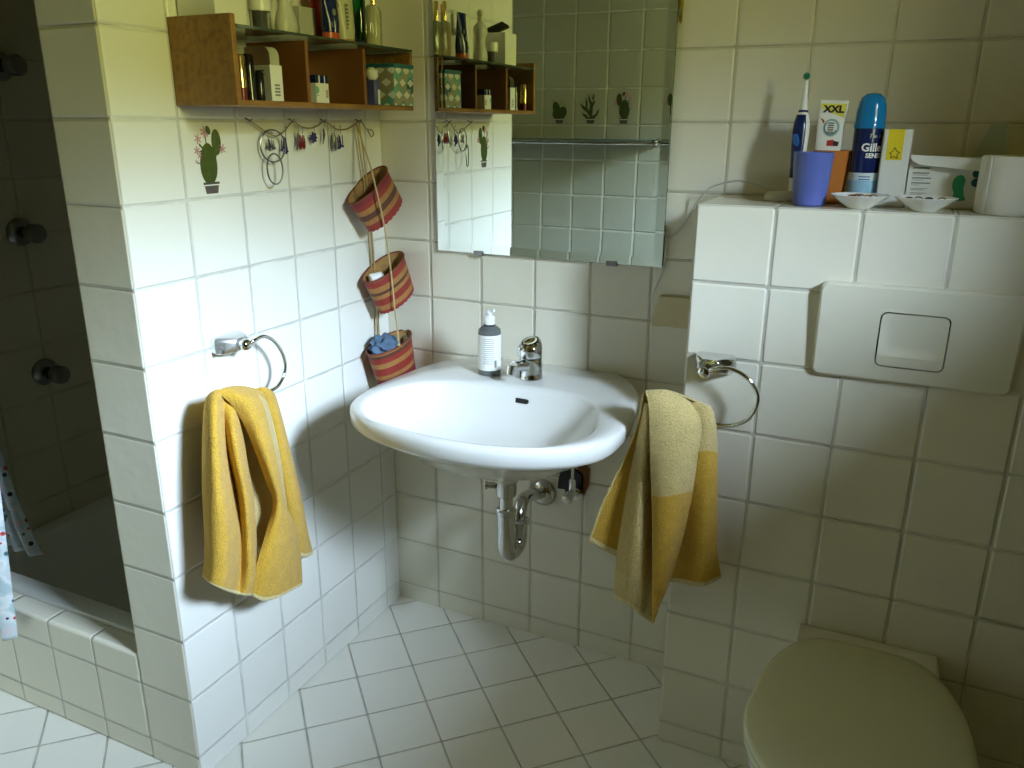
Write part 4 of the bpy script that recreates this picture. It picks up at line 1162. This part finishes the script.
# ------------------------------------------------------------------ cactus stickers
def sticker(W, lab, kind, name='cactus_sticker', group='cactus stickers on the tiles', pad=M_cactus, flw=M_pink, s=1.0):
    """W(a, b, e): a across, b up, e out of the wall, in metres"""
    t = thing(name, lab, 'sticker', W(0, 0, 0), group)
    def el(cx, cy, rx, ry, rot=0, taper=0, n=28):
        pts = []
        for k in range(n):
            a = 2*PI*k/n; x, y = rx*math.cos(a)*(1-taper*math.sin(a)), ry*math.sin(a)
            pts.append((cx+x*math.cos(rot)-y*math.sin(rot), cy+x*math.sin(rot)+y*math.cos(rot)))
        return pts
    def put(nm, polys, m, e0=.0002, e1=.0007):
        bm = B()
        for i_, P_ in enumerate(polys):
            a = [W(x*s, y*s, e0) for x, y in P_]; b = [W(x*s, y*s, e1+i_*.00006) for x, y in P_]
            va = [bm.verts.new(q) for q in a]; vb = [bm.verts.new(q) for q in b]; n = len(va)
            bm.faces.new(va); bm.faces.new(vb[::-1])
            for i in range(n): bm.faces.new((va[i], vb[i], vb[(i+1) % n], va[(i+1) % n]))
        fixn(bm); obj(nm, bm, m, t, smooth=False)
    def flower(cx, cy, r, k=6, ph=0):
        out = []
        for i in range(k):
            a = ph+2*PI*i/k; out.append(el(cx+r*.62*math.cos(a), cy+r*.62*math.sin(a), r*.5, r*.17, a, n=8))
        out.append(el(cx, cy, r*.25, r*.25, n=8)); return out
    put('pot', [[(-.0155, 0), (.0155, 0), (.019, .0155), (-.019, .0155)], [(-.0215, .0175), (.0215, .0175), (.0215, .0225), (-.0215, .0225)]], M_potp, .0004, .0009)
    put('pot_rim', [[(-.0205, .0155), (.0205, .0155), (.0205, .0178), (-.0205, .0178)]], M_paper, .0004, .0010)
    if kind == 0:      # two-pad cactus with pink flowers
        put('pad', [el(-.002, .058, .0225, .040, -.03, .10), el(.0235, .099, .0125, .025, .0, .0), [(.010, .062), (.014, .060), (.024, .078), (.020, .080)]], pad)
        st = [[(-.004, .094), (-.002, .094), (-.003, .112), (-.006, .112)], [(-.014, .086), (-.012, .089), (-.022, .098), (-.023, .094)], [(-.014, .082), (-.012, .085), (-.026, .083), (-.025, .080)], [(.026, .080), (.027, .082), (.037, .085), (.037, .083)], [(-.022, .058), (-.022, .060), (-.032, .062), (-.032, .060)]]
        [put('flower_stem', [q_], M_cactusd, .0003, .0008) for q_ in st]
        [put('flower', f_, flw, .0004, .0009) for f_ in (flower(-.005, .119, .011, 7), flower(-.024, .106, .009, 6, .3), flower(-.029, .084, .008, 6, .6), flower(.039, .086, .009, 6, .2), flower(-.033, .063, .004, 5), flower(-.024, .074, .006, 5))]
        put('bud', [el(.004, .122, .006, .009, .4, n=10)], M_cactusd, .0005, .0011)
    elif kind == 1:    # two rounded pads, yellow flowers
        put('pad', [el(-.013, .045, .021, .027, .35), el(.014, .058, .018, .035, -.25), el(.010, .040, .024, .022, -.2)], pad)
        [put('flower', f_, flw, .0004, .0009) for f_ in (flower(-.012, .088, .010, 5, .3), flower(.030, .096, .009, 6), flower(-.028, .078, .006, 5), flower(.034, .060, .006, 5))]
    else:              # branching finger cactus
        put('branch', [el(-.001, .055, .008, .036, .05), el(-.016, .030, .006, .018, 1.1), el(.014, .052, .006, .024, -.55), el(.022, .030, .006, .018, -1.0), el(-.010, .082, .005, .016, .5), el(.006, .096, .0045, .018, -.3), el(-.030, .044, .0045, .014, .5), el(.031, .064, .006, .020, -.8), el(.020, .082, .0045, .017, -.1), el(-.010, .108, .004, .012, .1)], pad)
        [put('flower', f_, flw, .0004, .0009) for f_ in (flower(-.011, .119, .006, 5), flower(.012, .115, .006, 5, .4), flower(.024, .102, .006, 5), flower(.047, .080, .006, 5), flower(-.036, .056, .006, 5), flower(.038, .042, .005, 5))]
    return t
pb = at(212.5, 193.5, 'x', 0)
WL = lambda a, b, e: Vector((e, pb.y+a, pb.z+b))
sticker(WL, 'green two-pad cactus sticker with pink flowers on the left wall', 0, s=1.0)
for x, kd, lab, fm in ((-.178, 1, 'cactus sticker with yellow flowers on the wall facing the basin', M_yelp),
                   (-.030, 2, 'branching cactus sticker on the wall facing the basin', M_brownp),
                   (.122, 0, 'two-pad cactus sticker on the wall facing the basin, seen in the mirror', M_pink)):
    WR = (lambda X: (lambda a, b, e: Vector((X-a, YR+e, 1.421+b))))(x)
    sticker(WR, lab, kd, pad=M_cactusd, flw=fm)
# brown and orange sticker right of the mirror
def creature():
    t = thing('plant_sticker', 'brown and ochre sticker on the wall just right of the mirror top', 'sticker', (.776, 0, 1.628))
    def P_(pts, e): return [at(u, v, 'y', 0) + Vector((0, -e, 0)) for u, v in pts]
    bm = B(); prism(bm, P_([(675, -14), (682, -12), (684, 2), (683, 12), (682, 22), (680, 24), (678, 14), (676, 4)], .0002), (0, -.0005, 0)); fixn(bm); obj('leaf', bm, M_yelp, t, smooth=False)
    bm = B(); prism(bm, P_([(677, -10), (681, -10), (681, 4), (679, 12), (678, 18), (677, 8)], .0007), (0, -.0003, 0))
    prism(bm, P_([(679, 16), (682, 12), (682.5, 18), (681, 24), (680, 20), (678.5, 22)], .0007), (0, -.0003, 0)); fixn(bm); obj('stem', bm, M_brownp, t, smooth=False)
    bm = B(); prism(bm, P_([(679.5, 11), (682, 8), (681, 14), (679, 18), (677.5, 16)], .0011), (0, -.0003, 0)); fixn(bm); obj('petal', bm, M_inkg, t, smooth=False)
creature()
# glass shelf on the rear wall seen in the mirror
t = thing('glass_shelf', 'narrow glass shelf with chrome rail on the wall facing the basin', 'shelf', (-.05, YR, 1.345))
bm = B(); box(bm, -.62, .30, YR+.004, YR+.115, 1.352, 1.358); obj('glass', bm, M_glassshelf, t, smooth=False)
bm = B(); tube(bm, spline([(-.62, YR+.004, 1.340), (-.62, YR+.11, 1.340)], 2)+spline([(-.61, YR+.12, 1.340), (.29, YR+.12, 1.340)], 4)+spline([(.30, YR+.11, 1.340), (.30, YR+.004, 1.340)], 2), .005, 10); obj('rail', bm, M_chrome, t)
for x in (-.60, .28):
    bm = B(); lathe(bm, (x, YR+.001, 1.345), [(.016, 0), (.016, .004), (.008, .010), (.008, .03)], axis=(0, 1, 0), n=20); obj('bracket', bm, M_chrome, t)

# ------------------------------------------------------------------ things on the cistern ledge
L0 = PT+.0005
# electric toothbrush on its charger
bx, by = 1.066, -.105
t = thing('electric_toothbrush', 'navy and white electric toothbrush standing on its charger', 'toothbrush', (bx, by, L0+.018))
def lean_pts(P_): return [Vector((bx-.002*(z-.02)/.2-.004, by+.02*(z)/.2, L0+z)) for z in P_]
zz = [.019, .03, .06, .10, .13, .150, .165, .170]
bm = B(); tube(bm, lean_pts(zz), [.012, .0125, .0125, .0145, .0155, .0145, .011, .008], 24); h_ = obj('handle', bm, M_white, t)
bm = B()
n = 16; zs = [.045, .07, .10, .13, .150, .166]; rs = [.0131, .0131, .0151, .0161, .0151, .0115]; rings = []
for (p, r) in zip(lean_pts(zs), rs):
    rings.append([bm.verts.new(p+Vector((r*math.cos(a), r*math.sin(a), 0))) for a in [math.radians(175+130*k/n) for k in range(n+1)]])
for a, b in zip(rings, rings[1:]):
    for k in range(n): bm.faces.new((a[k], a[k+1], b[k+1], b[k]))
obj('grip', bm, M_navy, t, solid=.0012)
q = lean_pts([.118])[0]
bm = B(); lathe(bm, q+Vector((-.006, -.0158, 0)), [(.0065, -.001), (.0065, .0016), (.005, .0025)], n=24, sx=1, sy=1.9, axis=(-.35, -.94, 0)); obj('power_button', bm, M_midblue, t)
bm = B(); tube(bm, lean_pts([.170, .174]), .0095, 20); obj('colour_ring', bm, M_navy, t)
bm = B(); tube(bm, lean_pts([.174, .178, .205, .226, .233]), [.0085, .0075, .0048, .0034, .0034], 16); bh = obj('brush_head', bm, M_white, t)
q = lean_pts([.238])[0]
bm = B(); lathe(bm, q+Vector((0, .004, 0)), [(.0074, 0), (.0074, .004)], n=20, axis=(0, -1, 0)); obj('brush_plate', bm, M_white, bh)
bm = B()
for k in range(19):
    r = .0 if k == 0 else (.003 if k < 7 else .0058); a = k*PI/3 if k < 7 else k*PI/6
    s = q+Vector((r*math.cos(a), 0, r*math.sin(a))); tube(bm, [s, s+Vector((0, -.009, 0))], .0012, 5)
obj('bristle', bm, M_greenp, bh)
t = thing('toothbrush_charger', 'white charging base under the electric toothbrush', 'charger', (bx-.01, by, L0))
bm = B(); lathe(bm, (bx-.028, by, L0), [(.030, 0), (.031, .004), (.029, .012), (.022, .017), (.010, .0180)], n=32, sx=1.15, sy=.8); obj('base', bm, M_white, t)
# beakers
def beaker(x, y, rb, rt, h, m, lab):
    bm = B(); lathe(bm, (x, y, L0), [(rb*.9, 0), (rb, .003), (rt, h), (rt-.0018, h), (rb-.002, .005), (rb*.5, .004)], n=40)
    return single('beaker', lab, 'beaker', bm, m, 'plastic beakers on the ledge')
beaker(1.100, -.195, .030, .0365, .098, M_blue, 'blue plastic beaker in front of the toothbrush on the ledge')
beaker(1.125, -.108, .029, .0365, .100, M_orange, 'orange plastic beaker behind the blue one')
# toothpaste tube standing in the orange beaker
tx, ty = 1.113, -.108
t = thing('toothpaste_tube', 'white and yellow toothpaste tube standing in the orange beaker', 'tube', (tx, ty, L0+.01))
lt = Matrix.Translation((tx, ty, L0+.01)) @ Matrix.Rotation(.03, 4, 'Y')
def ty_(z): return .011*(1-z/.185)+.0012
bm = B(); rings = []; n = 28
for z, w_ in ((.02, .017), (.05, .0215), (.09, .0235), (.13, .0248), (.168, .0255), (.182, .0258)):
    rings.append([bm.verts.new((w_*math.cos(2*PI*k/n), ty_(z)*math.sin(2*PI*k/n), z)) for k in range(n)])
for a, b in zip(rings, rings[1:]):
    for k in range(n): bm.faces.new((a[k], a[(k+1) % n], b[(k+1) % n], b[k]))
bm.faces.new(rings[0][::-1]); bm.faces.new(rings[-1]); fixn(bm); xf(bm, bm.verts, lt); tb_ = obj('tube', bm, M_cream if False else M_paper, t)
bm = B(); lathe(bm, (0, 0, 0), [(.013, .0), (.014, .003), (.012, .02)], n=20); xf(bm, bm.verts, lt); obj('cap', bm, M_white, t)
def tf(x, z, e): return lt @ Vector((x, -(ty_(z)*math.sqrt(max(0, 1-(x/.0262)**2)))-e, z))
def patch(poly, m, e, nm, par, sub=8):
    bm = B()
    # fine grid clipped by the polygon's own outline: fan of quads
    cx = sum(p[0] for p in poly)/len(poly); cz = sum(p[1] for p in poly)/len(poly); rings = []
    for i in range(1, sub+1):
        rings.append([bm.verts.new(tf(cx+(x-cx)*i/sub, cz+(z-cz)*i/sub, e)) for x, z in poly])
    n = len(poly)
    bm.faces.new(rings[0])
    for a, b in zip(rings, rings[1:]):
        for k in range(n): bm.faces.new((a[k], a[(k+1) % n], b[(k+1) % n], b[k]))
    obj(nm, bm, m, par, smooth=False)
def dense(poly, k=6):
    out = []
    for i, p in enumerate(poly):
        q = poly[(i+1) % len(poly)]
        for j in range(k): out.append((p[0]+(q[0]-p[0])*j/k, p[1]+(q[1]-p[1])*j/k))
    return out
patch(dense([(-.0235, .176), (.0235, .176), (.0215, .150), (-.0235, .168)]), M_tyellow, .0005, 'yellow_band', tb_)
bm = text_mesh('XXL', .0175, lambda x, y: tf(x*1.10+.001, .1655+y, .0010), bold=.0009); obj('lettering', bm, M_ink, tb_, smooth=False)
# ring print
bm = B(); n = 40
for r0, r1, e in ((.0118, .0150, .0007),):
    A_ = [bm.verts.new(tf(r0*math.cos(2*PI*k/n), .132+r0*1.05*math.sin(2*PI*k/n), e)) for k in range(n)]
    C_ = [bm.verts.new(tf(.001+r1*math.cos(2*PI*k/n), .132+r1*1.1*math.sin(2*PI*k/n), e)) for k in range(n)]
    for k in range(n): bm.faces.new((A_[k], A_[(k+1) % n], C_[(k+1) % n], C_[k]))
obj('ring_print', bm, plain('pale_teal_print', (.30, .45, .42), .5), tb_, smooth=False)
bm = B(); n = 24
A_ = [bm.verts.new(tf(.0105*math.cos(a), .132+.011*math.sin(a), .0009)) for a in [2.3+3.6*k/n for k in range(n+1)]]
C_ = [bm.verts.new(tf(.0122*math.cos(a), .132+.0128*math.sin(a), .0009)) for a in [2.3+3.6*k/n for k in range(n+1)]]
for k in range(n): bm.faces.new((A_[k], A_[k+1], C_[k+1], C_[k]))
obj('arc_print', bm, M_bluep, tb_, smooth=False)
bm = B()
for k in range(5):
    z = .122+k*.0042; v = [bm.verts.new(tf(x, q, .0009)) for x, q in ((-.0055, z), (.0055, z), (.0055, z+.0028), (-.0055, z+.0028))]; bm.faces.new(v)
obj('small_print', bm, M_inkg, tb_, smooth=False)
patch(dense([(-.003, .108), (.009, .110), (.009, .098), (-.003, .098)]), M_red, .0007, 'red_print', tb_)
patch(dense([(.009, .108), (.019, .106), (.018, .098), (.009, .098)]), M_ink, .0007, 'dark_print', tb_)
patch(dense([(-.022, .150), (-.016, .147), (-.012, .143), (-.0145, .139), (-.018, .145)], 3), M_red, .0008, 'red_mark', tb_)

# shaving gel can
gx, gy, gr = 1.187, -.120, .0265
t = thing('shaving_gel_can', 'navy shaving gel can with bright blue domed cap on the ledge', 'can', (gx, gy, L0))
bm = B(); lathe(bm, (gx, gy, L0), [(gr-.001, 0), (gr, .002), (gr, .140), (gr-.0005, .142)], n=48); cn = obj('can', bm, M_navy, t)
bm = B(); lathe(bm, (gx, gy, L0), [(gr+.0003, .003), (gr+.0003, .046)], n=48, capb=False, capt=False); obj('lower_print', bm, M_sky, cn)
bm = B(); lathe(bm, (gx, gy, L0), [(gr+.0003, .046), (gr+.0003, .060)], n=48, capb=False, capt=False); obj('pale_band', bm, plain('pale_band', (.62, .72, .76), .4), cn)
bm = B(); lathe(bm, (gx, gy, L0+.141), [(gr+.0012, 0), (gr+.0014, .008), (gr+.0003, .010), (gr, .028), (gr*.94, .043), (gr*.77, .055), (gr*.45, .062), (gr*.1, .0635)], n=48); obj('cap', bm, M_cap, t)
ga = math.atan2(CAM.y-gy, CAM.x-gx)
fz = lambda s0, z, sc=1.0: (lambda x, y: (gx+(gr+.0006)*math.cos(ga+(x*sc+s0)/gr), gy+(gr+.0006)*math.sin(ga+(x*sc+s0)/gr), L0+z+y))
bm = text_mesh('Gillette', .0205, fz(-.010, .106), align='LEFT', bold=.0006); obj('lettering', bm, M_white, cn, smooth=False)
bm = text_mesh('SENSITIVE', .0115, fz(-.001, .0915), align='LEFT', bold=.0004); obj('lettering', bm, M_white, cn, smooth=False)
bm = text_mesh('7 in 1', .0100, fz(.002, .127), align='LEFT'); obj('lettering', bm, M_white, cn, smooth=False)
bm = B()
for k in range(2):
    f = fz(-.008, .052-k*.005); v = [[bm.verts.new(f(.003*i, s)) for i in range(8)] for s in (0, .0018)]
    for i in range(7): bm.faces.new((v[0][i], v[0][i+1], v[1][i+1], v[1][i]))
obj('small_print', bm, M_midblue, cn, smooth=False)

# white carton with yellow label
t = thing('tall_carton', 'tall white carton with a yellow label beside the shaving can', 'carton', (1.238, -.13, L0))
bm = B(); vs = box(bm, -.0235, .0235, -.020, .020, 0, .140)
mc = Matrix.Translation((1.240, -.130, L0)) @ Matrix.Rotation(math.radians(-2), 4, 'Z'); xf(bm, vs, mc); ct = obj('carton', bm, M_paper, t, bevel=.0008)
bm = B(); vs = box(bm, -.0165, .0110, -.0206, -.0200, .085, .140); xf(bm, vs, mc); yl = obj('yellow_label', bm, M_yellow, ct, smooth=False)
bm = B()
sp_ = [(-.0090, .097), (-.0040, .100), (-.0010, .1075), (.0035, .1005), (.0085, .099), (.0045, .0945), (.0055, .088), (-.0005, .0915), (-.0065, .0885), (-.0050, .0945)]
for i in range(10):
    p, q = sp_[i], sp_[(i+1) % 10]
    a, b = mc @ Vector((p[0]-.002, -.0212, p[1])), mc @ Vector((q[0]-.002, -.0212, q[1])); tube(bm, [a, b], .0006, 5)
obj('star_print', bm, M_ink, yl, smooth=False)

# white medicine box, lid flap folded open
t = thing('supply_box', 'white box with open flap and green print behind the dishes', 'box', (1.33, -.125, L0))
mb = Matrix.Translation((1.325, -.120, L0)) @ Matrix.Rotation(math.radians(1), 4, 'Z')
X0, X1, Y0_, Y1_, HB_ = -.060, .066, -.022, .040, .086
bm = B(); vs = box(bm, X0, X1, Y0_, Y1_, 0, HB_); xf(bm, bm.verts, mb); bxo = obj('carton', bm, M_paper, t, bevel=.0008)
def P3(x, z, e=.0006): return mb @ Vector((x, Y0_-e, z))
# flap hanging over the front
pl = [(X0, HB_+.009), (X1+.002, HB_+.002), (X1, HB_-.010), (X1-.005, HB_-.0165), (X1-.012, HB_-.017), (X0+.018, HB_-.008), (X0+.006, HB_-.003), (X0+.001, HB_+.003)]
bm = B(); a = [mb @ Vector((x, Y0_-.012+(z-HB_)*.35, z)) for x, z in pl]; prism(bm, a, mb.to_3x3() @ Vector((0, .0009, 0)))
b = [mb @ Vector((X0, Y0_-.0088, HB_+.009)), mb @ Vector((X1+.002, Y0_-.0112, HB_+.002)), mb @ Vector((X1, Y1_-.02, HB_+.004)), mb @ Vector((X0, Y1_-.02, HB_+.006))]
prism(bm, b, (0, 0, .0008)); fixn(bm); obj('flap', bm, M_paper, t, smooth=False)
bm = B()
for k, (w_, th, z) in enumerate(((.028, .0024, .0705), (.028, .0022, .0615), (.026, .0008, .0585), (.032, .0022, .0525), (.020, .0008, .0495), (.032, .0022, .0435), (.014, .0008, .0405), (.028, .0010, .0340), (.022, .0010, .0315), (.028, .0010, .0260), (.022, .0010, .0235))):
    v = [bm.verts.new(P3(x, q)) for x, q in ((X0+.007, z), (X0+.007+w_, z), (X0+.007+w_, z+th), (X0+.007, z+th))]; bm.faces.new(v)
obj('text_lines', bm, M_inkg, bxo, smooth=False)
bm = B(); gp = spline([(.020, .016, 0), (.040, .016, 0), (.037, .026, 0), (.035, .040, 0), (.036, .052, 0), (.031, .060, 0), (.024, .060, 0), (.017, .053, 0), (.016, .040, 0), (.020, .028, 0)], 4, True)
bm.faces.new([bm.verts.new(P3(p.x, p.y)) for p in gp]); obj('green_figure', bm, M_greenp, bxo, smooth=False)
for z, m_ in ((.064, M_teal), (.048, M_bluep)):
    bm = B(); bm.faces.new([bm.verts.new(P3(.054+.0085*math.cos(2*PI*k/20), z+.0078*math.sin(2*PI*k/20))) for k in range(20)]); obj('dot_print', bm, m_, bxo, smooth=False)
# upright sheet behind the box, made up for the shadow of its flap
bm = B(); A0 = Vector((1.365, -.055, L0)); 
prism(bm, [(1.335, -.050, L0), (1.455, -.050, L0), (1.420, -.050, L0+.150), (1.395, -.050, L0+.150)], (0, .0012, 0)); fixn(bm)
single('flap_shadow_sheet', 'pale pointed sheet added for the shadow of the white box flap', 'flap_shadow', bm, plain('pale_green_sheet', (.42, .47, .38), .35), smooth=False)

# dishes with jewellery
def dish(x, y, lab, glab):
    t = thing('trinket_dish', lab, 'dish', (x, y, L0), 'small white dishes on the ledge')
    bm = B(); n = 64; rings = []
    pf = [(.020, 0), (.022, .002), (.036, .011), (.049, .0215), (.0515, .0235), (.0505, .0245), (.047, .0225), (.034, .0135), (.020, .006), (.008, .005)]
    for i, (r, z) in enumerate(pf):
        sc = .0012 if 3 <= i <= 6 else 0
        rings.append([bm.verts.new((x+(r+sc*math.cos(12*2*PI*k/n))*math.cos(2*PI*k/n), y+(r+sc*math.cos(12*2*PI*k/n))*math.sin(2*PI*k/n)*.95, L0+z)) for k in range(n)])
    for a, b in zip(rings, rings[1:]):
        for k in range(n): bm.faces.new((a[k], a[(k+1) % n], b[(k+1) % n], b[k]))
    bm.faces.new(rings[0][::-1]); bm.faces.new(rings[-1]); fixn(bm); obj('dish', bm, M_ceramic, t)
    return t
dish(1.190, -.205, 'small white scalloped dish of trinkets in front of the shaving can', '')
dish(1.300, -.210, 'small white dish of trinkets in front of the white box', '')
def gem(x, y, z, r, m, lab, ring=False):
    bm = B()
    if ring: tube(bm, [(x+r*math.cos(a), y+r*math.sin(a)*.4, z+r*.5*math.sin(a)) for a in [2*PI*k/18 for k in range(18)]], r*.22, 6, closed=True)
    else:
        bmesh.ops.create_icosphere(bm, subdivisions=2, radius=r, matrix=Matrix.Translation((x, y, z)) @ Matrix.Diagonal((1.3, 1, .7, 1)))
    return single('trinket', lab, 'trinket', bm, m, 'trinkets in the two small dishes', smooth=True)
TR = [(1.176, -.215, M_bead, 0, 'brown-red bead in the left dish'), (1.190, -.198, M_steel, 1, 'silver ring in the left dish'), (1.204, -.213, M_gold, 1, 'gold ring in the left dish'), (1.184, -.188, M_brownp, 0, 'brown stone at the back of the left dish'), (1.212, -.196, M_brownp, 1, 'brown ring at the right of the left dish'),
      (1.272, -.215, M_blackgloss, 0, 'black bead at the left of the right dish'), (1.288, -.205, M_steel, 1, 'silver ring in the right dish'), (1.305, -.212, M_blackgloss, 0, 'large black stone in the middle of the right dish'), (1.326, -.206, M_brownp, 1, 'dark ring at the right of the right dish')]
for x, y, m_, rg, lab in TR: gem(x, y, L0+.0205, .0062, m_, lab, bool(rg))
# toilet roll
rx, ry = 1.437, -.185
t = thing('toilet_roll', 'white toilet paper roll standing on the ledge at the right edge', 'toilet roll', (rx, ry, L0))
bm = B(); n = 64; rings = []
pf = [(.020, .001), (.056, .0), (.0585, .003), (.0590, .03), (.0588, .06), (.0585, .094), (.056, .0975), (.020, .0965), (.020, .001)]
for r, z in pf: rings.append([bm.verts.new((rx+(r+.0006*math.sin(k*.9)*(r > .03))*math.cos(2*PI*k/n), ry+(r+.0006*math.sin(k*.9)*(r > .03))*math.sin(2*PI*k/n), L0+z)) for k in range(n)])
for a, b in zip(rings, rings[1:]):
    for k in range(n): bm.faces.new((a[k], a[(k+1) % n], b[(k+1) % n], b[k]))
bmesh.ops.remove_doubles(bm, verts=bm.verts, dist=.00001); fixn(bm); obj('paper', bm, M_paperroll, t)
bm = B(); lathe(bm, (rx, ry, L0), [(.0198, .0015), (.0198, .096)], n=32, capb=False, capt=False); obj('core', bm, M_socket, t, solid=.0008)
bm = B(); a_ = math.radians(212)
v = [[bm.verts.new((rx+.0605*math.cos(a_+q*.22)-(.004*q), ry+.0605*math.sin(a_+q*.22), L0+z)) for q in (0, .33, .66, 1, 1.4)] for z in (.001, .05, .097)]
for j in range(2):
    for i in range(4): bm.faces.new((v[j][i], v[j][i+1], v[j+1][i+1], v[j+1][i]))
obj('loose_end', bm, M_paperroll, t, solid=.0008)

# ------------------------------------------------------------------ light: sky and trees outside the window
w = bpy.data.worlds.new('outdoors'); scene.world = w; w.use_nodes = True
nt = w.node_tree; bg = nt.nodes['Background']
tc = nt.nodes.new('ShaderNodeTexCoord'); sp = nt.nodes.new('ShaderNodeSeparateXYZ'); nt.links.new(tc.outputs['Generated'], sp.inputs[0])
mr = nt.nodes.new('ShaderNodeMapRange'); mr.inputs[1].default_value = -1; mr.inputs[2].default_value = 1; nt.links.new(sp.outputs[2], mr.inputs[0])
cr = nt.nodes.new('ShaderNodeValToRGB'); e = cr.color_ramp.elements
SKY = (.62, .79, .98)
stops = [(0.0, (.055, .055, .016)), (.48, (.070, .071, .021)), (.64, (.095, .098, .028)), (.69, SKY), (1.0, SKY)]
while len(e) < len(stops): e.new(.5)
for q, (p, c) in zip(e, stops): q.position = p; q.color = (*c, 1)
nt.links.new(mr.outputs[0], cr.inputs[0]); nt.links.new(cr.outputs[0], bg.inputs['Color'])
bg.inputs['Strength'].default_value = 300
ld = bpy.data.lights.new('window_portal', 'AREA'); ld.shape = 'RECTANGLE'; ld.size = WZ1-WZ0+.02; ld.size_y = WY1-WY0+.02
ld.cycles.is_portal = True
lo = bpy.data.objects.new('window_portal', ld); COL.objects.link(lo)
lo.location = (XR+WT+.01, (WY0+WY1)/2, (WZ0+WZ1)/2); lo.rotation_euler = (0, PI/2, 0)

vs_ = scene.view_settings
vs_.view_transform = 'Standard'; vs_.look = 'None'; vs_.gamma = 1; vs_.use_curve_mapping = False; vs_.exposure = .10
scene.display_settings.display_device = 'sRGB'
cy = scene.cycles
cy.use_denoising = True; cy.max_bounces = 14; cy.diffuse_bounces = 8; cy.glossy_bounces = 6; cy.transmission_bounces = 10; cy.transparent_max_bounces = 10
cy.caustics_reflective = False; cy.caustics_refractive = False; cy.sample_clamp_indirect = 6
